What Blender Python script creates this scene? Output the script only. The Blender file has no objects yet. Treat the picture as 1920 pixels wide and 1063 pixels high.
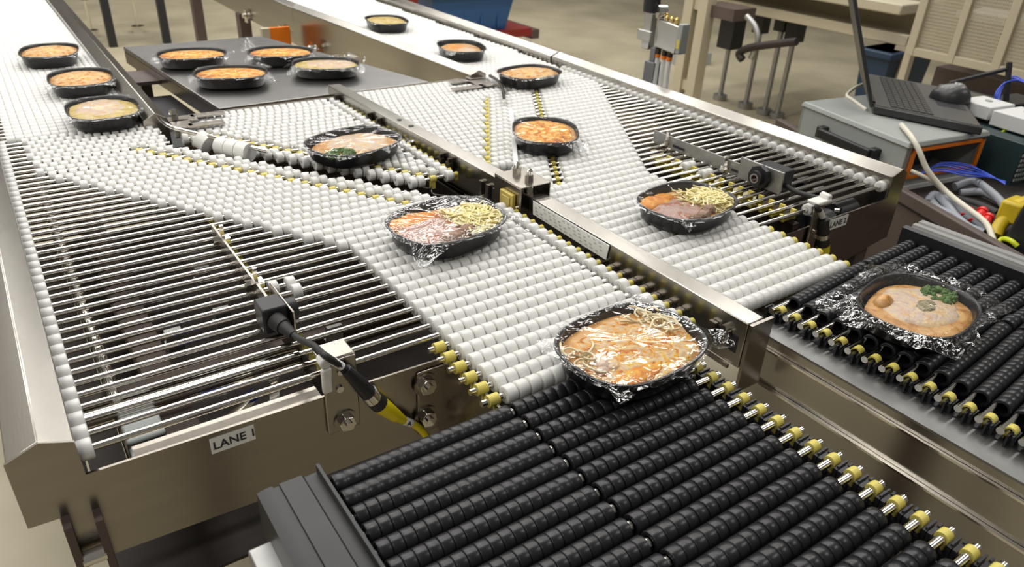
import bpy, math, random
from mathutils import Vector, Matrix, noise
rnd = random.Random(7)

# ------------------------------------------------------------------ units
# One unit of layout = one roller pitch (1 inch). z = 0 is the height of the roller shafts.
U = 0.0254
H0 = 0.90
FL = -H0 / U                      # floor in layout units
C = bpy.context.scene.collection

# ------------------------------------------------------------------ camera
YAW, PITCH, ROLL, FPX, CAMZ = -0.62804, 1.05842, 0.049388, 1387.44, 21.5248
R_CAM = Matrix.Rotation(YAW, 3, 'Z') @ Matrix.Rotation(PITCH, 3, 'X') @ Matrix.Rotation(ROLL, 3, 'Z')
cam_d = bpy.data.cameras.new('camera')
cam = bpy.data.objects.new('camera', cam_d); C.objects.link(cam)
cam.matrix_world = Matrix.Translation((0, 0, CAMZ * U + H0)) @ R_CAM.to_4x4()
cam_d.sensor_width = 36.0
cam_d.lens = FPX / 1920 * 36.0
cam_d.clip_start = 0.02
cam_d.dof.use_dof = True
cam_d.dof.focus_distance = 1.02
cam_d.dof.aperture_fstop = 8.0
bpy.context.scene.camera = cam

# ------------------------------------------------------------------ world and exposure
wd = bpy.data.worlds.new('hall_air'); bpy.context.scene.world = wd
wd.use_nodes = True
wd.node_tree.nodes['Background'].inputs[0].default_value = (0.80, 0.77, 0.70, 1)
wd.node_tree.nodes['Background'].inputs[1].default_value = 0.20
vs = bpy.context.scene.view_settings
vs.view_transform = 'Standard'; vs.look = 'None'; vs.gamma = 1.0; vs.use_curve_mapping = False
vs.exposure = 0.0
LAMP_POWER = 38.0
LAMPS = [(x_, y_) for y_ in (-1.1, 1.6, 3.2, 4.8, 6.4, 8.0) for x_ in (-1.9, 1.1, 4.1) if not (y_ < 0 and x_ == 1.1)]
LAMP_Z = 4.0
cy = bpy.context.scene.cycles
cy.use_denoising = True
cy.max_bounces = 8; cy.diffuse_bounces = 3; cy.glossy_bounces = 4; cy.transparent_max_bounces = 12
cy.sample_clamp_indirect = 6.0
cy.caustics_reflective = False; cy.caustics_refractive = False

# ------------------------------------------------------------------ helpers
def at(px, py, ax, val):
    """the point where the line of sight through a pixel of the 1920x1063 frame meets the plane x/y/z = val"""
    d = R_CAM @ Vector(((px - 960) / FPX, -(py - 531.5) / FPX, -1.0))
    c = Vector((0, 0, CAMZ)); t = (val - c[ax]) / d[ax]
    return c + d * t

def Wp(p): return Vector((p[0] * U, p[1] * U, p[2] * U + H0))
WL = {}

def mat(name, base, rough=0.5, metal=0.0, spec=0.5, coat=0.0, noise_scale=None, noise_amt=0.0, bump=0.0, bump_scale=60.0,
        stretch=None, rough_var=0.0, col2=None, emit=None, aniso=0.0):
    m = bpy.data.materials.new(name); m.use_nodes = True
    nt = m.node_tree; b = nt.nodes['Principled BSDF']
    b.inputs['Base Color'].default_value = (*base, 1); b.inputs['Roughness'].default_value = rough
    b.inputs['Metallic'].default_value = metal; b.inputs['Specular IOR Level'].default_value = spec
    b.inputs['Coat Weight'].default_value = coat
    b.inputs['Anisotropic'].default_value = aniso
    if emit:
        b.inputs['Emission Color'].default_value = (*emit[0], 1); b.inputs['Emission Strength'].default_value = emit[1]
    if noise_scale or bump or rough_var:
        tc = nt.nodes.new('ShaderNodeTexCoord'); mp = nt.nodes.new('ShaderNodeMapping')
        nt.links.new(tc.outputs['Object'], mp.inputs['Vector'])
        if stretch: mp.inputs['Scale'].default_value = stretch
        n = nt.nodes.new('ShaderNodeTexNoise'); n.inputs['Scale'].default_value = noise_scale or bump_scale
        n.inputs['Detail'].default_value = 5
        nt.links.new(mp.outputs[0], n.inputs['Vector'])
        if col2 is not None or noise_amt:
            r = nt.nodes.new('ShaderNodeMix'); r.data_type = 'RGBA'
            c2 = col2 if col2 is not None else tuple(max(0, c * (1 - noise_amt)) for c in base)
            r.inputs['A'].default_value = (*base, 1); r.inputs['B'].default_value = (*c2, 1)
            rp = nt.nodes.new('ShaderNodeValToRGB'); rp.color_ramp.elements[0].position = 0.36; rp.color_ramp.elements[1].position = 0.66
            nt.links.new(n.outputs['Fac'], rp.inputs[0]); nt.links.new(rp.outputs[0], r.inputs['Factor'])
            nt.links.new(r.outputs['Result'], b.inputs['Base Color'])
        if rough_var:
            mr = nt.nodes.new('ShaderNodeMapRange'); mr.inputs['To Min'].default_value = max(0.02, rough - rough_var); mr.inputs['To Max'].default_value = rough + rough_var
            nt.links.new(n.outputs['Fac'], mr.inputs['Value']); nt.links.new(mr.outputs[0], b.inputs['Roughness'])
        if bump:
            n2 = nt.nodes.new('ShaderNodeTexNoise'); n2.inputs['Scale'].default_value = bump_scale; n2.inputs['Detail'].default_value = 4
            nt.links.new(mp.outputs[0], n2.inputs['Vector'])
            bp = nt.nodes.new('ShaderNodeBump'); bp.inputs['Strength'].default_value = bump; bp.inputs['Distance'].default_value = 0.003
            nt.links.new(n2.outputs['Fac'], bp.inputs['Height']); nt.links.new(bp.outputs[0], b.inputs['Normal'])
    return m

M = {
 'steel': mat('brushed_stainless', (0.39, 0.355, 0.315), 0.26, 1.0, noise_scale=14, noise_amt=0.05, rough_var=0.06, bump=0.015, bump_scale=260, stretch=(0.25, 1, 3)),
 'steel_y': mat('brushed_stainless_rail', (0.46, 0.435, 0.395), 0.25, 1.0, noise_scale=9, noise_amt=0.06, rough_var=0.06, bump=0.02, bump_scale=240, stretch=(3, 0.15, 3)),
 'table_steel': mat('worn_table_steel', (0.46, 0.45, 0.44), 0.30, 1.0, noise_scale=11, noise_amt=0.2, rough_var=0.08),
 'dark_steel': mat('dull_inner_steel', (0.09, 0.07, 0.06), 0.45, 0.9, noise_scale=10, noise_amt=0.3),
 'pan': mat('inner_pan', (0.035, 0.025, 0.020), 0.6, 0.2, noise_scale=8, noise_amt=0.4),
 'chrome': mat('polished_shaft', (0.82, 0.79, 0.74), 0.10, 1.0),
 'alu': mat('mill_aluminium', (0.42, 0.42, 0.41), 0.46, 1.0, noise_scale=30, noise_amt=0.12, rough_var=0.08),
 'alu_dull': mat('dull_aluminium', (0.30, 0.30, 0.295), 0.5, 1.0, noise_scale=30, noise_amt=0.15, rough_var=0.08),
 'white': mat('white_acetal', (0.78, 0.775, 0.75), 0.30, 0.0, 0.45),
 'white_panel': mat('white_panel', (0.78, 0.78, 0.76), 0.4),
 'yellow': mat('yellow_bearing', (0.68, 0.58, 0.13), 0.42),
 'black_sleeve': mat('black_sleeve', (0.013, 0.013, 0.016), 0.33, 0.0, 0.5, rough_var=0.05, bump_scale=70, bump=0.04),
 'black': mat('black_plastic', (0.016, 0.016, 0.019), 0.42),
 'black_alu': mat('black_anodised', (0.036, 0.036, 0.038), 0.42, 0.3, noise_scale=9, noise_amt=0.25),
 'tray': mat('black_tray_plastic', (0.013, 0.013, 0.015), 0.30, 0.0, 0.5),
 'label': mat('label_white', (0.82, 0.82, 0.80), 0.45),
 'ink': mat('label_ink', (0.02, 0.02, 0.025), 0.6),
 'void': mat('navy_gap_shade', (0.010, 0.010, 0.016), 0.55),  # near-black navy standing in for the shade beside the table
 'grey_belt': mat('grey_belt', (0.40, 0.42, 0.41), 0.55),
 'cable_yellow': mat('yellow_cable', (0.85, 0.70, 0.01), 0.35),
 'cable_white': mat('cream_cable', (0.72, 0.68, 0.57), 0.45),
 'cable_grey': mat('grey_cable', (0.30, 0.32, 0.36), 0.45),
 'cable_blue': mat('blue_cable', (0.04, 0.09, 0.62), 0.4),
 'cable_lime': mat('lime_wire', (0.60, 0.68, 0.02), 0.4),
 'tie': mat('nylon_tie', (0.82, 0.80, 0.76), 0.4),
 'brass': mat('brass', (0.72, 0.53, 0.20), 0.25, 1.0),
 'amber': mat('amber_plastic', (0.55, 0.43, 0.13), 0.3),
 'foil_yellow': mat('amber_sensor_block', (0.62, 0.48, 0.12), 0.35, 0.2),
 'cab_grey': mat('cabinet_grey', (0.36, 0.38, 0.36), 0.42, noise_scale=12, noise_amt=0.06),
 'dark_sheet': mat('brown_grey_sheet', (0.10, 0.088, 0.07), 0.6),
 'orange': mat('orange_edging', (0.90, 0.22, 0.01), 0.45),
 'beige': mat('beige_powder_coat', (0.52, 0.46, 0.34), 0.5, noise_scale=4, noise_amt=0.06),
 'brown': mat('brown_frame', (0.105, 0.075, 0.065), 0.5, noise_scale=6, noise_amt=0.2),
 'blue_bin': mat('blue_tote', (0.02, 0.09, 0.25), 0.4),
 'navy': mat('navy_bin', (0.012, 0.035, 0.075), 0.5),
 'red': mat('red_paint', (0.24, 0.02, 0.015), 0.45),
 'red_cap': mat('red_plug', (0.75, 0.015, 0.01), 0.3),
 'laptop': mat('laptop_black', (0.035, 0.035, 0.038), 0.36, noise_scale=40, noise_amt=0.15),
 'laptop_deck': mat('laptop_deck', (0.085, 0.083, 0.08), 0.4),
 'key': mat('laptop_key', (0.05, 0.05, 0.05), 0.38),
 'mouse_top': mat('mouse_top', (0.20, 0.20, 0.20), 0.25),
 'white_box': mat('white_module', (0.70, 0.70, 0.69), 0.5),
 'dark_glass': mat('dark_lens', (0.03, 0.008, 0.008), 0.08, 0.0, 0.8),
 'yellow_part': mat('yellow_casting', (0.70, 0.50, 0.02), 0.4, noise_scale=18, noise_amt=0.35),
 'rack': mat('rack_teal', (0.018, 0.04, 0.042), 0.4),
 'silver_perf': mat('zinc_plate', (0.55, 0.55, 0.53), 0.35, 1.0),
 'clear': mat('clear_acrylic', (0.45, 0.42, 0.37), 0.12, 0.0, 0.6),
 'lamp_shell': mat('lamp_housing', (0.7, 0.7, 0.68), 0.5),
 'rubber': mat('rubber', (0.02, 0.02, 0.02), 0.6),
}

class MB:
    def __init__(s): s.v = []; s.f = []; s.sm = []
    def add(s, vs, fs):
        o = len(s.v); s.v += [tuple(p) for p in vs]; s.f += [tuple(i + o for i in f) for f in fs]; return s
    def box(s, x0, x1, y0, y1, z0, z1):
        return s.add([(x, y, z) for x in (x0, x1) for y in (y0, y1) for z in (z0, z1)],
                     [(0, 1, 3, 2), (4, 6, 7, 5), (0, 4, 5, 1), (2, 3, 7, 6), (0, 2, 6, 4), (1, 5, 7, 3)])
    def hexa(s, p):   # eight corners: four of one end, four of the other
        return s.add(p, [(3, 2, 1, 0), (4, 5, 6, 7), (0, 1, 5, 4), (1, 2, 6, 5), (2, 3, 7, 6), (3, 0, 4, 7)])
    def bar(s, a, b, w, h, up=(0, 0, 1)):  # rectangular bar from a to b
        a = Vector(a); b = Vector(b); d = (b - a).normalized(); u = Vector(up)
        r = d.cross(u).normalized(); u = r.cross(d).normalized()
        q = [(-w/2, -h/2), (w/2, -h/2), (w/2, h/2), (-w/2, h/2)]
        return s.hexa([a + r*x + u*y for x, y in q] + [b + r*x + u*y for x, y in q])
    def cyl(s, a, b, r, n=14, r1=None, caps=True):
        a = Vector(a); b = Vector(b); d = (b - a).normalized(); r1 = r if r1 is None else r1
        u = d.orthogonal().normalized(); w = d.cross(u)
        vs = []
        for c, rr in ((a, r), (b, r1)):
            for i in range(n):
                t = 2*math.pi*i/n; vs.append(c + u*(math.cos(t)*rr) + w*(math.sin(t)*rr))
        fs = [(i, (i+1) % n, n + (i+1) % n, n + i) for i in range(n)]
        if caps: fs += [tuple(range(n-1, -1, -1)), tuple(range(n, 2*n))]
        return s.add(vs, fs)
    def tube(s, pts, r, n=8, sub=6):
        pts = [Vector(p) for p in pts]; P = []
        for i in range(len(pts) - 1):
            p0 = pts[max(i-1, 0)]; p1 = pts[i]; p2 = pts[i+1]; p3 = pts[min(i+2, len(pts)-1)]
            for k in range(sub):
                t = k / sub
                P.append(0.5*((2*p1) + (p2-p0)*t + (2*p0-5*p1+4*p2-p3)*t*t + (3*p1-p0-3*p2+p3)*t**3))
        P.append(pts[-1])
        vs = []; u = None; rr = r if callable(r) else (lambda t: r)
        for i, c in enumerate(P):
            d = (P[min(i+1, len(P)-1)] - P[max(i-1, 0)]).normalized()
            u = d.orthogonal().normalized() if u is None else (u - d*u.dot(d)).normalized()
            w = d.cross(u); q = rr(i/(len(P)-1))
            for k in range(n):
                t = 2*math.pi*k/n; vs.append(c + u*(math.cos(t)*q) + w*(math.sin(t)*q))
        fs = []
        for i in range(len(P)-1):
            for k in range(n): fs.append((i*n+k, i*n+(k+1) % n, (i+1)*n+(k+1) % n, (i+1)*n+k))
        fs += [tuple(range(n-1, -1, -1)), tuple(range((len(P)-1)*n, len(P)*n))]
        return s.add(vs, fs)
    def prism(s, poly, a, b):      # a and b: functions from a 2D profile point to a 3D point at either end
        n = len(poly); vs = [a(*q) for q in poly] + [b(*q) for q in poly]
        return s.add(vs, [(i, (i+1) % n, n + (i+1) % n, n + i) for i in range(n)] + [tuple(range(n-1, -1, -1)), tuple(range(n, 2*n))])
    def lathe_x(s, prof, n=16, c=(0, 0, 0), closed=True):
        vs = []; k = len(prof)
        for i in range(n):
            t = 2*math.pi*i/n
            for x, r in prof: vs.append((c[0]+x, c[1]+r*math.cos(t), c[2]+r*math.sin(t)))
        fs = []
        for i in range(n):
            j = (i+1) % n
            for q in range(k if closed else k-1): fs.append((i*k+q, i*k+(q+1) % k, j*k+(q+1) % k, j*k+q))
        return s.add(vs, fs)

def mesh_of(name, mb, m, angle=40, flat=False, scale=U):
    me = bpy.data.meshes.new(name)
    me.from_pydata([(x*scale, y*scale, z*scale) for x, y, z in mb.v], [], mb.f)
    if m: me.materials.append(m)
    if not flat:
        me.polygons.foreach_set('use_smooth', [True]*len(me.polygons))
        me.set_sharp_from_angle(angle=math.radians(angle))
    me.validate(); me.update()
    return me

def put(name, me, p, parent=None, rot=None):
    """an object with mesh me at layout point p"""
    o = bpy.data.objects.new(name, me); C.objects.link(o)
    w = Wp(p)
    if parent is not None:
        o.parent = parent; o.location = w - WL[parent.name]
    else: o.location = w
    if rot: o.rotation_euler = rot
    WL[o.name] = w
    return o

def obj(name, mb, m, parent=None, angle=40, flat=False, bevel=0, kind=None):
    """one mesh object from layout coordinates, its origin at the middle of its base"""
    xs = [q[0] for q in mb.v]; ys = [q[1] for q in mb.v]; zs = [q[2] for q in mb.v]
    c = ((min(xs)+max(xs))/2, (min(ys)+max(ys))/2, min(zs))
    t = MB(); t.v = [(q[0]-c[0], q[1]-c[1], q[2]-c[2]) for q in mb.v]; t.f = mb.f
    o = put(name, mesh_of(name, t, m, angle, flat), c, parent)
    if bevel:
        b = o.modifiers.new('edge', 'BEVEL'); b.width = bevel*U; b.segments = 2; b.limit_method = 'ANGLE'; b.angle_limit = math.radians(35)
    if kind: o['kind'] = kind
    return o

def loc_obj(name, mb, m, parent, angle=40, flat=False, bevel=0, kind=None):
    """a part given in its parent's own coordinates (layout units)"""
    o = bpy.data.objects.new(name, mesh_of(name, mb, m, angle, flat)); C.objects.link(o); o.parent = parent
    if bevel:
        b = o.modifiers.new('edge', 'BEVEL'); b.width = bevel*U; b.segments = 2; b.limit_method = 'ANGLE'; b.angle_limit = math.radians(35)
    if kind: o['kind'] = kind
    return o

def tag(o, label, cat, group=None):
    o['label'] = label; o['category'] = cat
    if group: o['group'] = group
    return o

def thing(name, p, label, cat, group=None, rz=0):
    o = bpy.data.objects.new(name, None); C.objects.link(o); o.location = Wp(p); o.rotation_euler = (0, 0, rz)
    o.empty_display_size = 0.05
    WL[o.name] = Wp(p)
    return tag(o, label, cat, group)

def text(name, s, size, p, ux, uy, m, parent):
    """flat lettering: p = lower left corner, ux = reading direction, uy = up"""
    cu = bpy.data.curves.new(name, 'FONT'); cu.body = s; cu.size = size*U; cu.extrude = 0.0002; cu.offset = 0.012*size*U
    cu.materials.append(m)
    tmp = bpy.data.objects.new(name, cu); C.objects.link(tmp)
    dg = bpy.context.evaluated_depsgraph_get()
    me = bpy.data.meshes.new_from_object(tmp.evaluated_get(dg)); bpy.data.objects.remove(tmp)
    me.name = name
    o = bpy.data.objects.new(name, me); C.objects.link(o)
    ux = Vector(ux).normalized(); uy = (Vector(uy) - ux*Vector(uy).dot(ux)).normalized(); uz = ux.cross(uy)
    R = Matrix((ux, uy, uz)).transposed().to_4x4()
    o.matrix_world = Matrix.Translation(Wp(p)) @ R
    if parent is not None:
        o.parent = parent; o.matrix_parent_inverse = Matrix.Identity(4)
        o.matrix_local = Matrix.Translation(Wp(p) - WL[parent.name]) @ R
    return o

# ------------------------------------------------------------------ setting: floor, walls, lamps
fm = mat('sealed_concrete', (0.50, 0.44, 0.31), 0.42, noise_scale=1.6, col2=(0.34, 0.30, 0.205), rough_var=0.12, bump=0.08, bump_scale=18)
fl = obj('floor', MB().box(-160, 620, -160, 720, FL - 4, FL), fm, flat=True); fl['kind'] = 'structure'
wm = mat('hall_wall', (0.36, 0.33, 0.28), 0.7, noise_scale=0.8, noise_amt=0.15)
for nm, b in (('wall_back', (-160, 620, 720, 726, FL, 160)), ('wall_right', (620, 626, -160, 726, FL, 160)), ('wall_left', (-166, -160, -160, 726, FL, 160))):
    w = obj(nm, MB().box(*b), wm, flat=True); w['kind'] = 'structure'

for i, (lx, ly) in enumerate(LAMPS):
    X, Y, Z = lx/U, ly/U, (LAMP_Z - H0)/U
    t = thing('ceiling_lamp', (X, Y, Z), 'long white ceiling strip lamp over the conveyors', 'lamp', 'ceiling strip lamps')
    obj('housing', MB().box(X-48, X+48, Y-6, Y+6, Z+0.5, Z+4), M['lamp_shell'], t, flat=True)
    obj('hanger', MB().cyl((X-36, Y, Z+4), (X-36, Y, Z+40), 0.2).cyl((X+36, Y, Z+4), (X+36, Y, Z+40), 0.2), M['chrome'], t)
    ld = bpy.data.lights.new('strip_light', 'AREA'); ld.shape = 'RECTANGLE'; ld.size = 2.3; ld.size_y = 0.26
    ld.energy = LAMP_POWER; ld.color = (1.0, 0.98, 0.94)
    lo = bpy.data.objects.new('strip_light', ld); C.objects.link(lo); lo.parent = t; lo.location = (0, 0, 0.3*U)

# ------------------------------------------------------------------ roller beds
RR = 0.46            # roller radius
SP = 0.69            # roller spacing along a shaft
RW = 0.52            # roller width

def ring_mesh(name, w, r, m, n=16, bore=0.17, bev=0.07):
    h = w/2
    return mesh_of(name, MB().lathe_x([(-h, bore), (-h, r-bev), (-h+bev*0.35, r-bev*0.3), (-h+bev, r), (h-bev, r), (h-bev*0.35, r-bev*0.3), (h, r-bev), (h, bore)], n), m, 50)
ME_ROLL = ring_mesh('white_roller', RW, RR, M['white'])
ME_ROLL_W = ring_mesh('white_roller_wide', 0.60, RR, M['white'])
ME_ROLL_F = ring_mesh('infeed_roller', 0.625, RR, M['white'])
ME_BEAD = ring_mesh('end_roller', 0.60, RR, M['white'])
ME_SLEEVE = ring_mesh('black_sleeve', 0.475, RR, M['black_sleeve'], 16, 0.3, 0.04)

def cyl_x_mesh(name, L, r, m, n=12):
    return mesh_of(name, MB().cyl((-L/2, 0, 0), (L/2, 0, 0), r, n), m, 50)
_cache = {}
def shaft(x0, x1, y, parent, r=0.16, m='chrome', z=0.0, name='roller_shaft', rot=None):
    L = round(x1 - x0, 2); key = (L, r, m)
    if key not in _cache: _cache[key] = cyl_x_mesh('shaft', L, r, M[m])
    return put(name, _cache[key], ((x0+x1)/2, y, z), parent, rot)

# yellow snap-in bearing: a saddle open below on a short stem
def clip_mesh():
    mb = MB(); prof = []
    n = 10
    for i in range(n+1):
        t = math.radians(-35 + 250*i/n); prof.append((0.27*math.cos(t), 0.27*math.sin(t)))
    inner = [(0.17*math.cos(math.radians(-35+250*i/n)), 0.17*math.sin(math.radians(-35+250*i/n))) for i in range(n, -1, -1)]
    ring = prof + inner; k = len(ring)
    vs = [(-0.24, a, b) for a, b in ring] + [(0.24, a, b) for a, b in ring]
    fs = [(i, (i+1) % k, k+(i+1) % k, k+i) for i in range(k)]
    for i in range(n):
        fs.append((i, k-1-i, k-2-i, i+1)); fs.append((k+i, k+i+1, k+k-2-i, k+k-1-i))
    mb.add(vs, fs); mb.box(-0.16, 0.16, -0.2, 0.2, -0.75, -0.2)
    return mesh_of('bearing_clip', mb, M['yellow'], 40)
ME_CLIP = clip_mesh()
ME_CLIP_T = mesh_of('bearing_tube', MB().lathe_x([(-0.3, 0.165), (-0.3, 0.29), (0.26, 0.29), (0.26, 0.165)], 18).box(0.05, 0.2, -0.05, 0.05, -0.9, -0.25), M['yellow'])
ME_NUB = mesh_of('bearing_nub', MB().cyl((-0.16, 0, 0), (0.16, 0, 0), 0.21, 14).box(-0.1, 0.2, -0.12, 0.12, -0.45, -0.1), M['yellow'])
ME_CLIP_B = mesh_of('long_bearing_clip', MB().box(-0.95, 0.5, -0.16, 0.16, -0.5, -0.12).box(0.32, 0.5, -0.22, 0.22, -0.5, 0.2).box(-0.95, -0.75, -0.2, 0.2, -0.5, 0.0), M['yellow'])
ME_CLIP_S = mesh_of('small_bearing_clip', MB().box(-0.16, 0.16, -0.2, 0.2, -0.5, -0.02).box(-0.16, 0.16, 0.17, 0.3, -0.1, 0.12), M['yellow'])

class Bed:
    """collects the rollers of one conveyor; the nearest become sub-parts of their shafts, the rest one bed"""
    def __init__(s, t, limit): s.t = t; s.limit = limit; s.items = []
    def roll(s, x, y, sh, me=None): s.items.append((x, y, sh, me or ME_ROLL))
    def finish(s, low=12):
        s.items.sort(key=lambda q: q[0]**2 + q[1]**2)
        own = [q for q in s.items if q[2] is not None][:s.limit]
        for x, y, sh, me in own:
            put('roller', me, (x, y, 0), sh)
        rest = [q for q in s.items if q[2] is None] + [q for q in s.items if q[2] is not None][s.limit:]
        if rest:
            mb = MB(); h = RW/2
            for x, y, sh, me in rest:
                hh = h if me is ME_ROLL else (0.3125 if me is ME_ROLL_F else 0.3)
                mb.lathe_x([(-hh, 0.14), (-hh, RR-0.06), (-hh+0.06, RR), (hh-0.06, RR), (hh, RR-0.06), (hh, 0.14)], low, (x, y, 0), closed=False)
            obj('roller_bed', mb, M['white'], s.t, 50, kind='stuff')

# --- lane 1
lane1 = thing('sorting_conveyor', (8, 45, FL), 'stainless sorting conveyor with bare steel shafts and white rollers, labelled LANE 1', 'conveyor')
bed1 = Bed(lane1, 300)
for k in range(-6, 43):
    y = 28.39 + k
    xs = 16.1 if y < 39.9 else max(16.1 - 0.662*(y-39.5), 1.0)
    if 61.5 < y < 64.8: xs = 1.25
    xe = 27.15 if y < 40.7 else 24.6 - 0.70*(y-44.35)
    if y > 63.8: xe = 10.8
    xc = 22.06 - 0.69*(y-44.88) if 44.2 < y < 64.6 else None
    x0 = -1.05 if k >= 0 else 14.85
    x1 = 28.75 if y < 40.7 else xe + 0.35
    sh = shaft(x0, x1, y, lane1)
    x = xs + 0.3 + (0.172 if k % 2 else -0.172)*(y > 41)
    while x < xe:
        if xc is None or abs(x - xc) > 0.5: bed1.roll(x, y, sh, ME_ROLL_W if y < 45 else None)
        x += SP
    if y < 40.7:
        bed1.roll(28.0, y, sh, ME_BEAD); put('bearing_clip', ME_NUB, (28.62, y, 0), sh)
    if xc is not None: put('bearing_clip', ME_CLIP, (xc, y, 0), sh)
    if k >= 0: bed1.roll(-0.55, y, sh, ME_BEAD)
    if k < 0: put('bearing_clip', ME_CLIP_T, (15.5, y, 0), sh)
    if 0 <= k <= 20: put('bearing_clip', ME_CLIP_S, (9.95, y, -0.16), sh)
for x, y in ((11.35, 36.39), (11.35, 37.39), (10.35, 37.39), (10.95, 28.39)):
    sh = next(o for o in lane1.children if o.name.startswith('roller_shaft') and abs((WL[o.name].y/U) - y) < 0.05)
    put('loose_roller', ME_ROLL, (x, y, 0), sh)
bed1.finish()

def rail(name, prof, pts, parent, m='steel_y', ends=True):
    """a folded sheet rail: profile (x offset, z) swept through pts (x, y)"""
    mb = MB(); n = len(prof)
    for (xa, ya), (xb, yb) in zip(pts[:-1], pts[1:]):
        mb.prism(prof, lambda u, w, xa=xa, ya=ya: (xa+u, ya, w), lambda u, w, xb=xb, yb=yb: (xb+u, yb, w))
    return obj(name, mb, M[m], parent, 25, bevel=0.06)
LP = [(0.0, -5.3), (0.0, 1.0), (-1.15, 1.47), (-2.35, 0.96), (-2.35, -2.4), (-0.5, -2.4), (-0.5, -5.3)]
rail('side_rail', LP, [(-0.8, 27.85), (-0.8, 70.8)], lane1)
# front sheet with a notch for the shafts
poly = [(-3.2, -2.4), (-3.2, 0.96), (-1.94, 1.49), (-0.8, 1.03), (-0.76, -0.72), (9.3, -0.9), (15.9, -1.05), (15.9, -5.9), (5.6, -5.7), (-2.1, -5.35), (-2.1, -2.45)]
obj('front_plate', MB().prism(poly, lambda u, w: (u, 27.72, w), lambda u, w: (u, 27.85, w)), M['steel'], lane1, 25)
obj('front_lip', MB().box(1.1, 9.3, 27.85, 28.75, -0.98, -0.9), M['steel'], lane1)
obj('outrigger_plate', MB().hexa([(15.75, 27.8, -6), (15.9, 27.8, -6), (15.9, 27.8, -0.5), (15.75, 27.8, -0.5), (15.75, 21.9, -6), (15.9, 21.9, -6), (15.9, 21.9, -0.5), (15.75, 21.9, -0.5)]), M['steel'], lane1)
obj('support_beam', MB().box(9.75, 10.15, 28.0, 51, -1.9, -0.62), M['dark_steel'], lane1)
obj('cross_beam', MB().box(-0.8, 28.5, 36.3, 37.3, -4.6, -3.4), M['dark_steel'], lane1)
obj('bottom_pan', MB().box(-0.8, 28.8, 27.9, 70, -9.2, -9.0).box(28.6, 28.8, 27.9, 70, -9, -1.6), M['pan'], lane1, flat=True)
obj('drive_beam', MB().box(3.0, 4.6, 29, 64, -6.2, -4.6), M['dark_steel'], lane1)
obj('drive_shaft', MB().cyl((1.2, 28.0, -2.6), (1.2, 64, -2.6), 0.35), M['chrome'], lane1)
obj('line_shaft', MB().cyl((-0.6, 32.1, -1.3), (9.7, 32.1, -1.3), 0.45), M['chrome'], lane1)
for i, (ya, yb, zz) in enumerate(((28.1, 29.3, -1.35), (29.5, 30.9, -1.2), (31.1, 32.3, -1.35))):
    obj('drive_belt', MB().box(1.0, 2.6, ya, yb, zz-0.25, zz), M['grey_belt'], lane1, bevel=0.1)
for a, b in (((4.5, 30.2), (7.2, 31.5)), ((7.4, 29.4), (8.6, 33.0))):
    obj('stay_bar', MB().bar((a[0], a[1], -3.2), (b[0], b[1], -2.2), 0.5, 0.35), M['chrome'], lane1)
for xx, yy in ((7.6, 40.5), (8.2, 43.5), (4.6, 39.5), (8.0, 46.5), (12.6, 35.4), (13.2, 40.2)):
    obj('bracket', MB().box(xx, xx+0.9, yy, yy+0.5, -3.6, -2.4).box(xx, xx+0.9, yy, yy+1.2, -3.7, -3.55), M['alu'], lane1)
obj('blue_motor', MB().cyl((5.2, 30.6, -4.4), (6.6, 31.2, -4.2), 0.8, 18), M['cable_blue'], lane1)
# legs
lg = obj('leg', MB().box(-2.05, -1.75, 26.9, 28.0, FL, -2.4).box(-0.95, -0.65, 26.9, 28.0, FL, -2.6), M['brown'], lane1)
obj('leg_spacer', MB().cyl((-1.8, 27.2, -4.6), (-0.9, 27.2, -4.6), 0.35), M['chrome'], lg)
obj('leg', MB().box(14.0, 15.6, 28.2, 29.8, FL, -5.9), M['brown'], lane1)
# label
lab = obj('label_strip', MB().box(4.02, 5.98, 27.68, 27.72, -1.92, -1.08), M['label'], lane1, flat=True)
_bx = at(397, 830, 1, 27.66)
text('lettering', 'LANE 1', 0.60, (4.12, 27.665, -1.70), (1, 0, 0.01), (0, 0, 1), M['ink'], lab)

# --- lane 2
lane2 = thing('sorting_conveyor', (50, 45, FL), 'stainless sorting conveyor beside the laptop cabinet, labelled LANE 2', 'conveyor')
bed2 = Bed(lane2, 300)
for n in range(-7, 44):
    y = 29.06 + n
    xe = 42.15 if y < 38.7 else min(42.2 + 0.63*(y-40.6) + (0.25 if y > 40 else 1.0), 57.6)
    if 38.7 <= y < 40.6: xe = 42.2
    xs = 31.5 if y < 42.8 else 32.5 + 0.627*(y-44.8)
    if y > 66: xs = 46.6
    xc = 34.47 + 0.634*(y-41.94) if 41.3 < y < 65.5 else None
    x1 = 59.0 if n >= 0 else 42.75
    sh = shaft(xs - 0.15, x1, y, lane2)
    x = xe - 0.3; k = 0
    while x > xs:
        if xc is None or abs(x - xc) > 0.44: bed2.roll(x, y, sh, ME_ROLL_W)
        x -= 0.68
    if xc is not None: put('bearing_clip', ME_NUB, (xc, y, 0.02), sh)
    if n >= 0: bed2.roll(58.0 + 0.015*(y-29), y, sh, ME_BEAD)
    if n < 0: put('bearing_clip', ME_CLIP_T, (42.42, y, 0), sh)
    if -0.5 < n <= 13: put('bearing_clip', ME_CLIP_B, (46.55, y + 0.3, 0), sh)
for x, y in ((46.6, 40.06), (47.3, 40.06), (46.6, 38.06), (47.25, 38.06), (48.35, 29.06)):
    sh = next(o for o in lane2.children if o.name.startswith('roller_shaft') and abs((WL[o.name].y/U) - y) < 0.05)
    put('loose_roller', ME_ROLL, (x, y, 0), sh)
bed2.finish()
RP = [(0.0, -5.0), (0.0, 0.97), (1.28, 1.42), (2.3, 0.96), (2.3, -5.0)]
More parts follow.
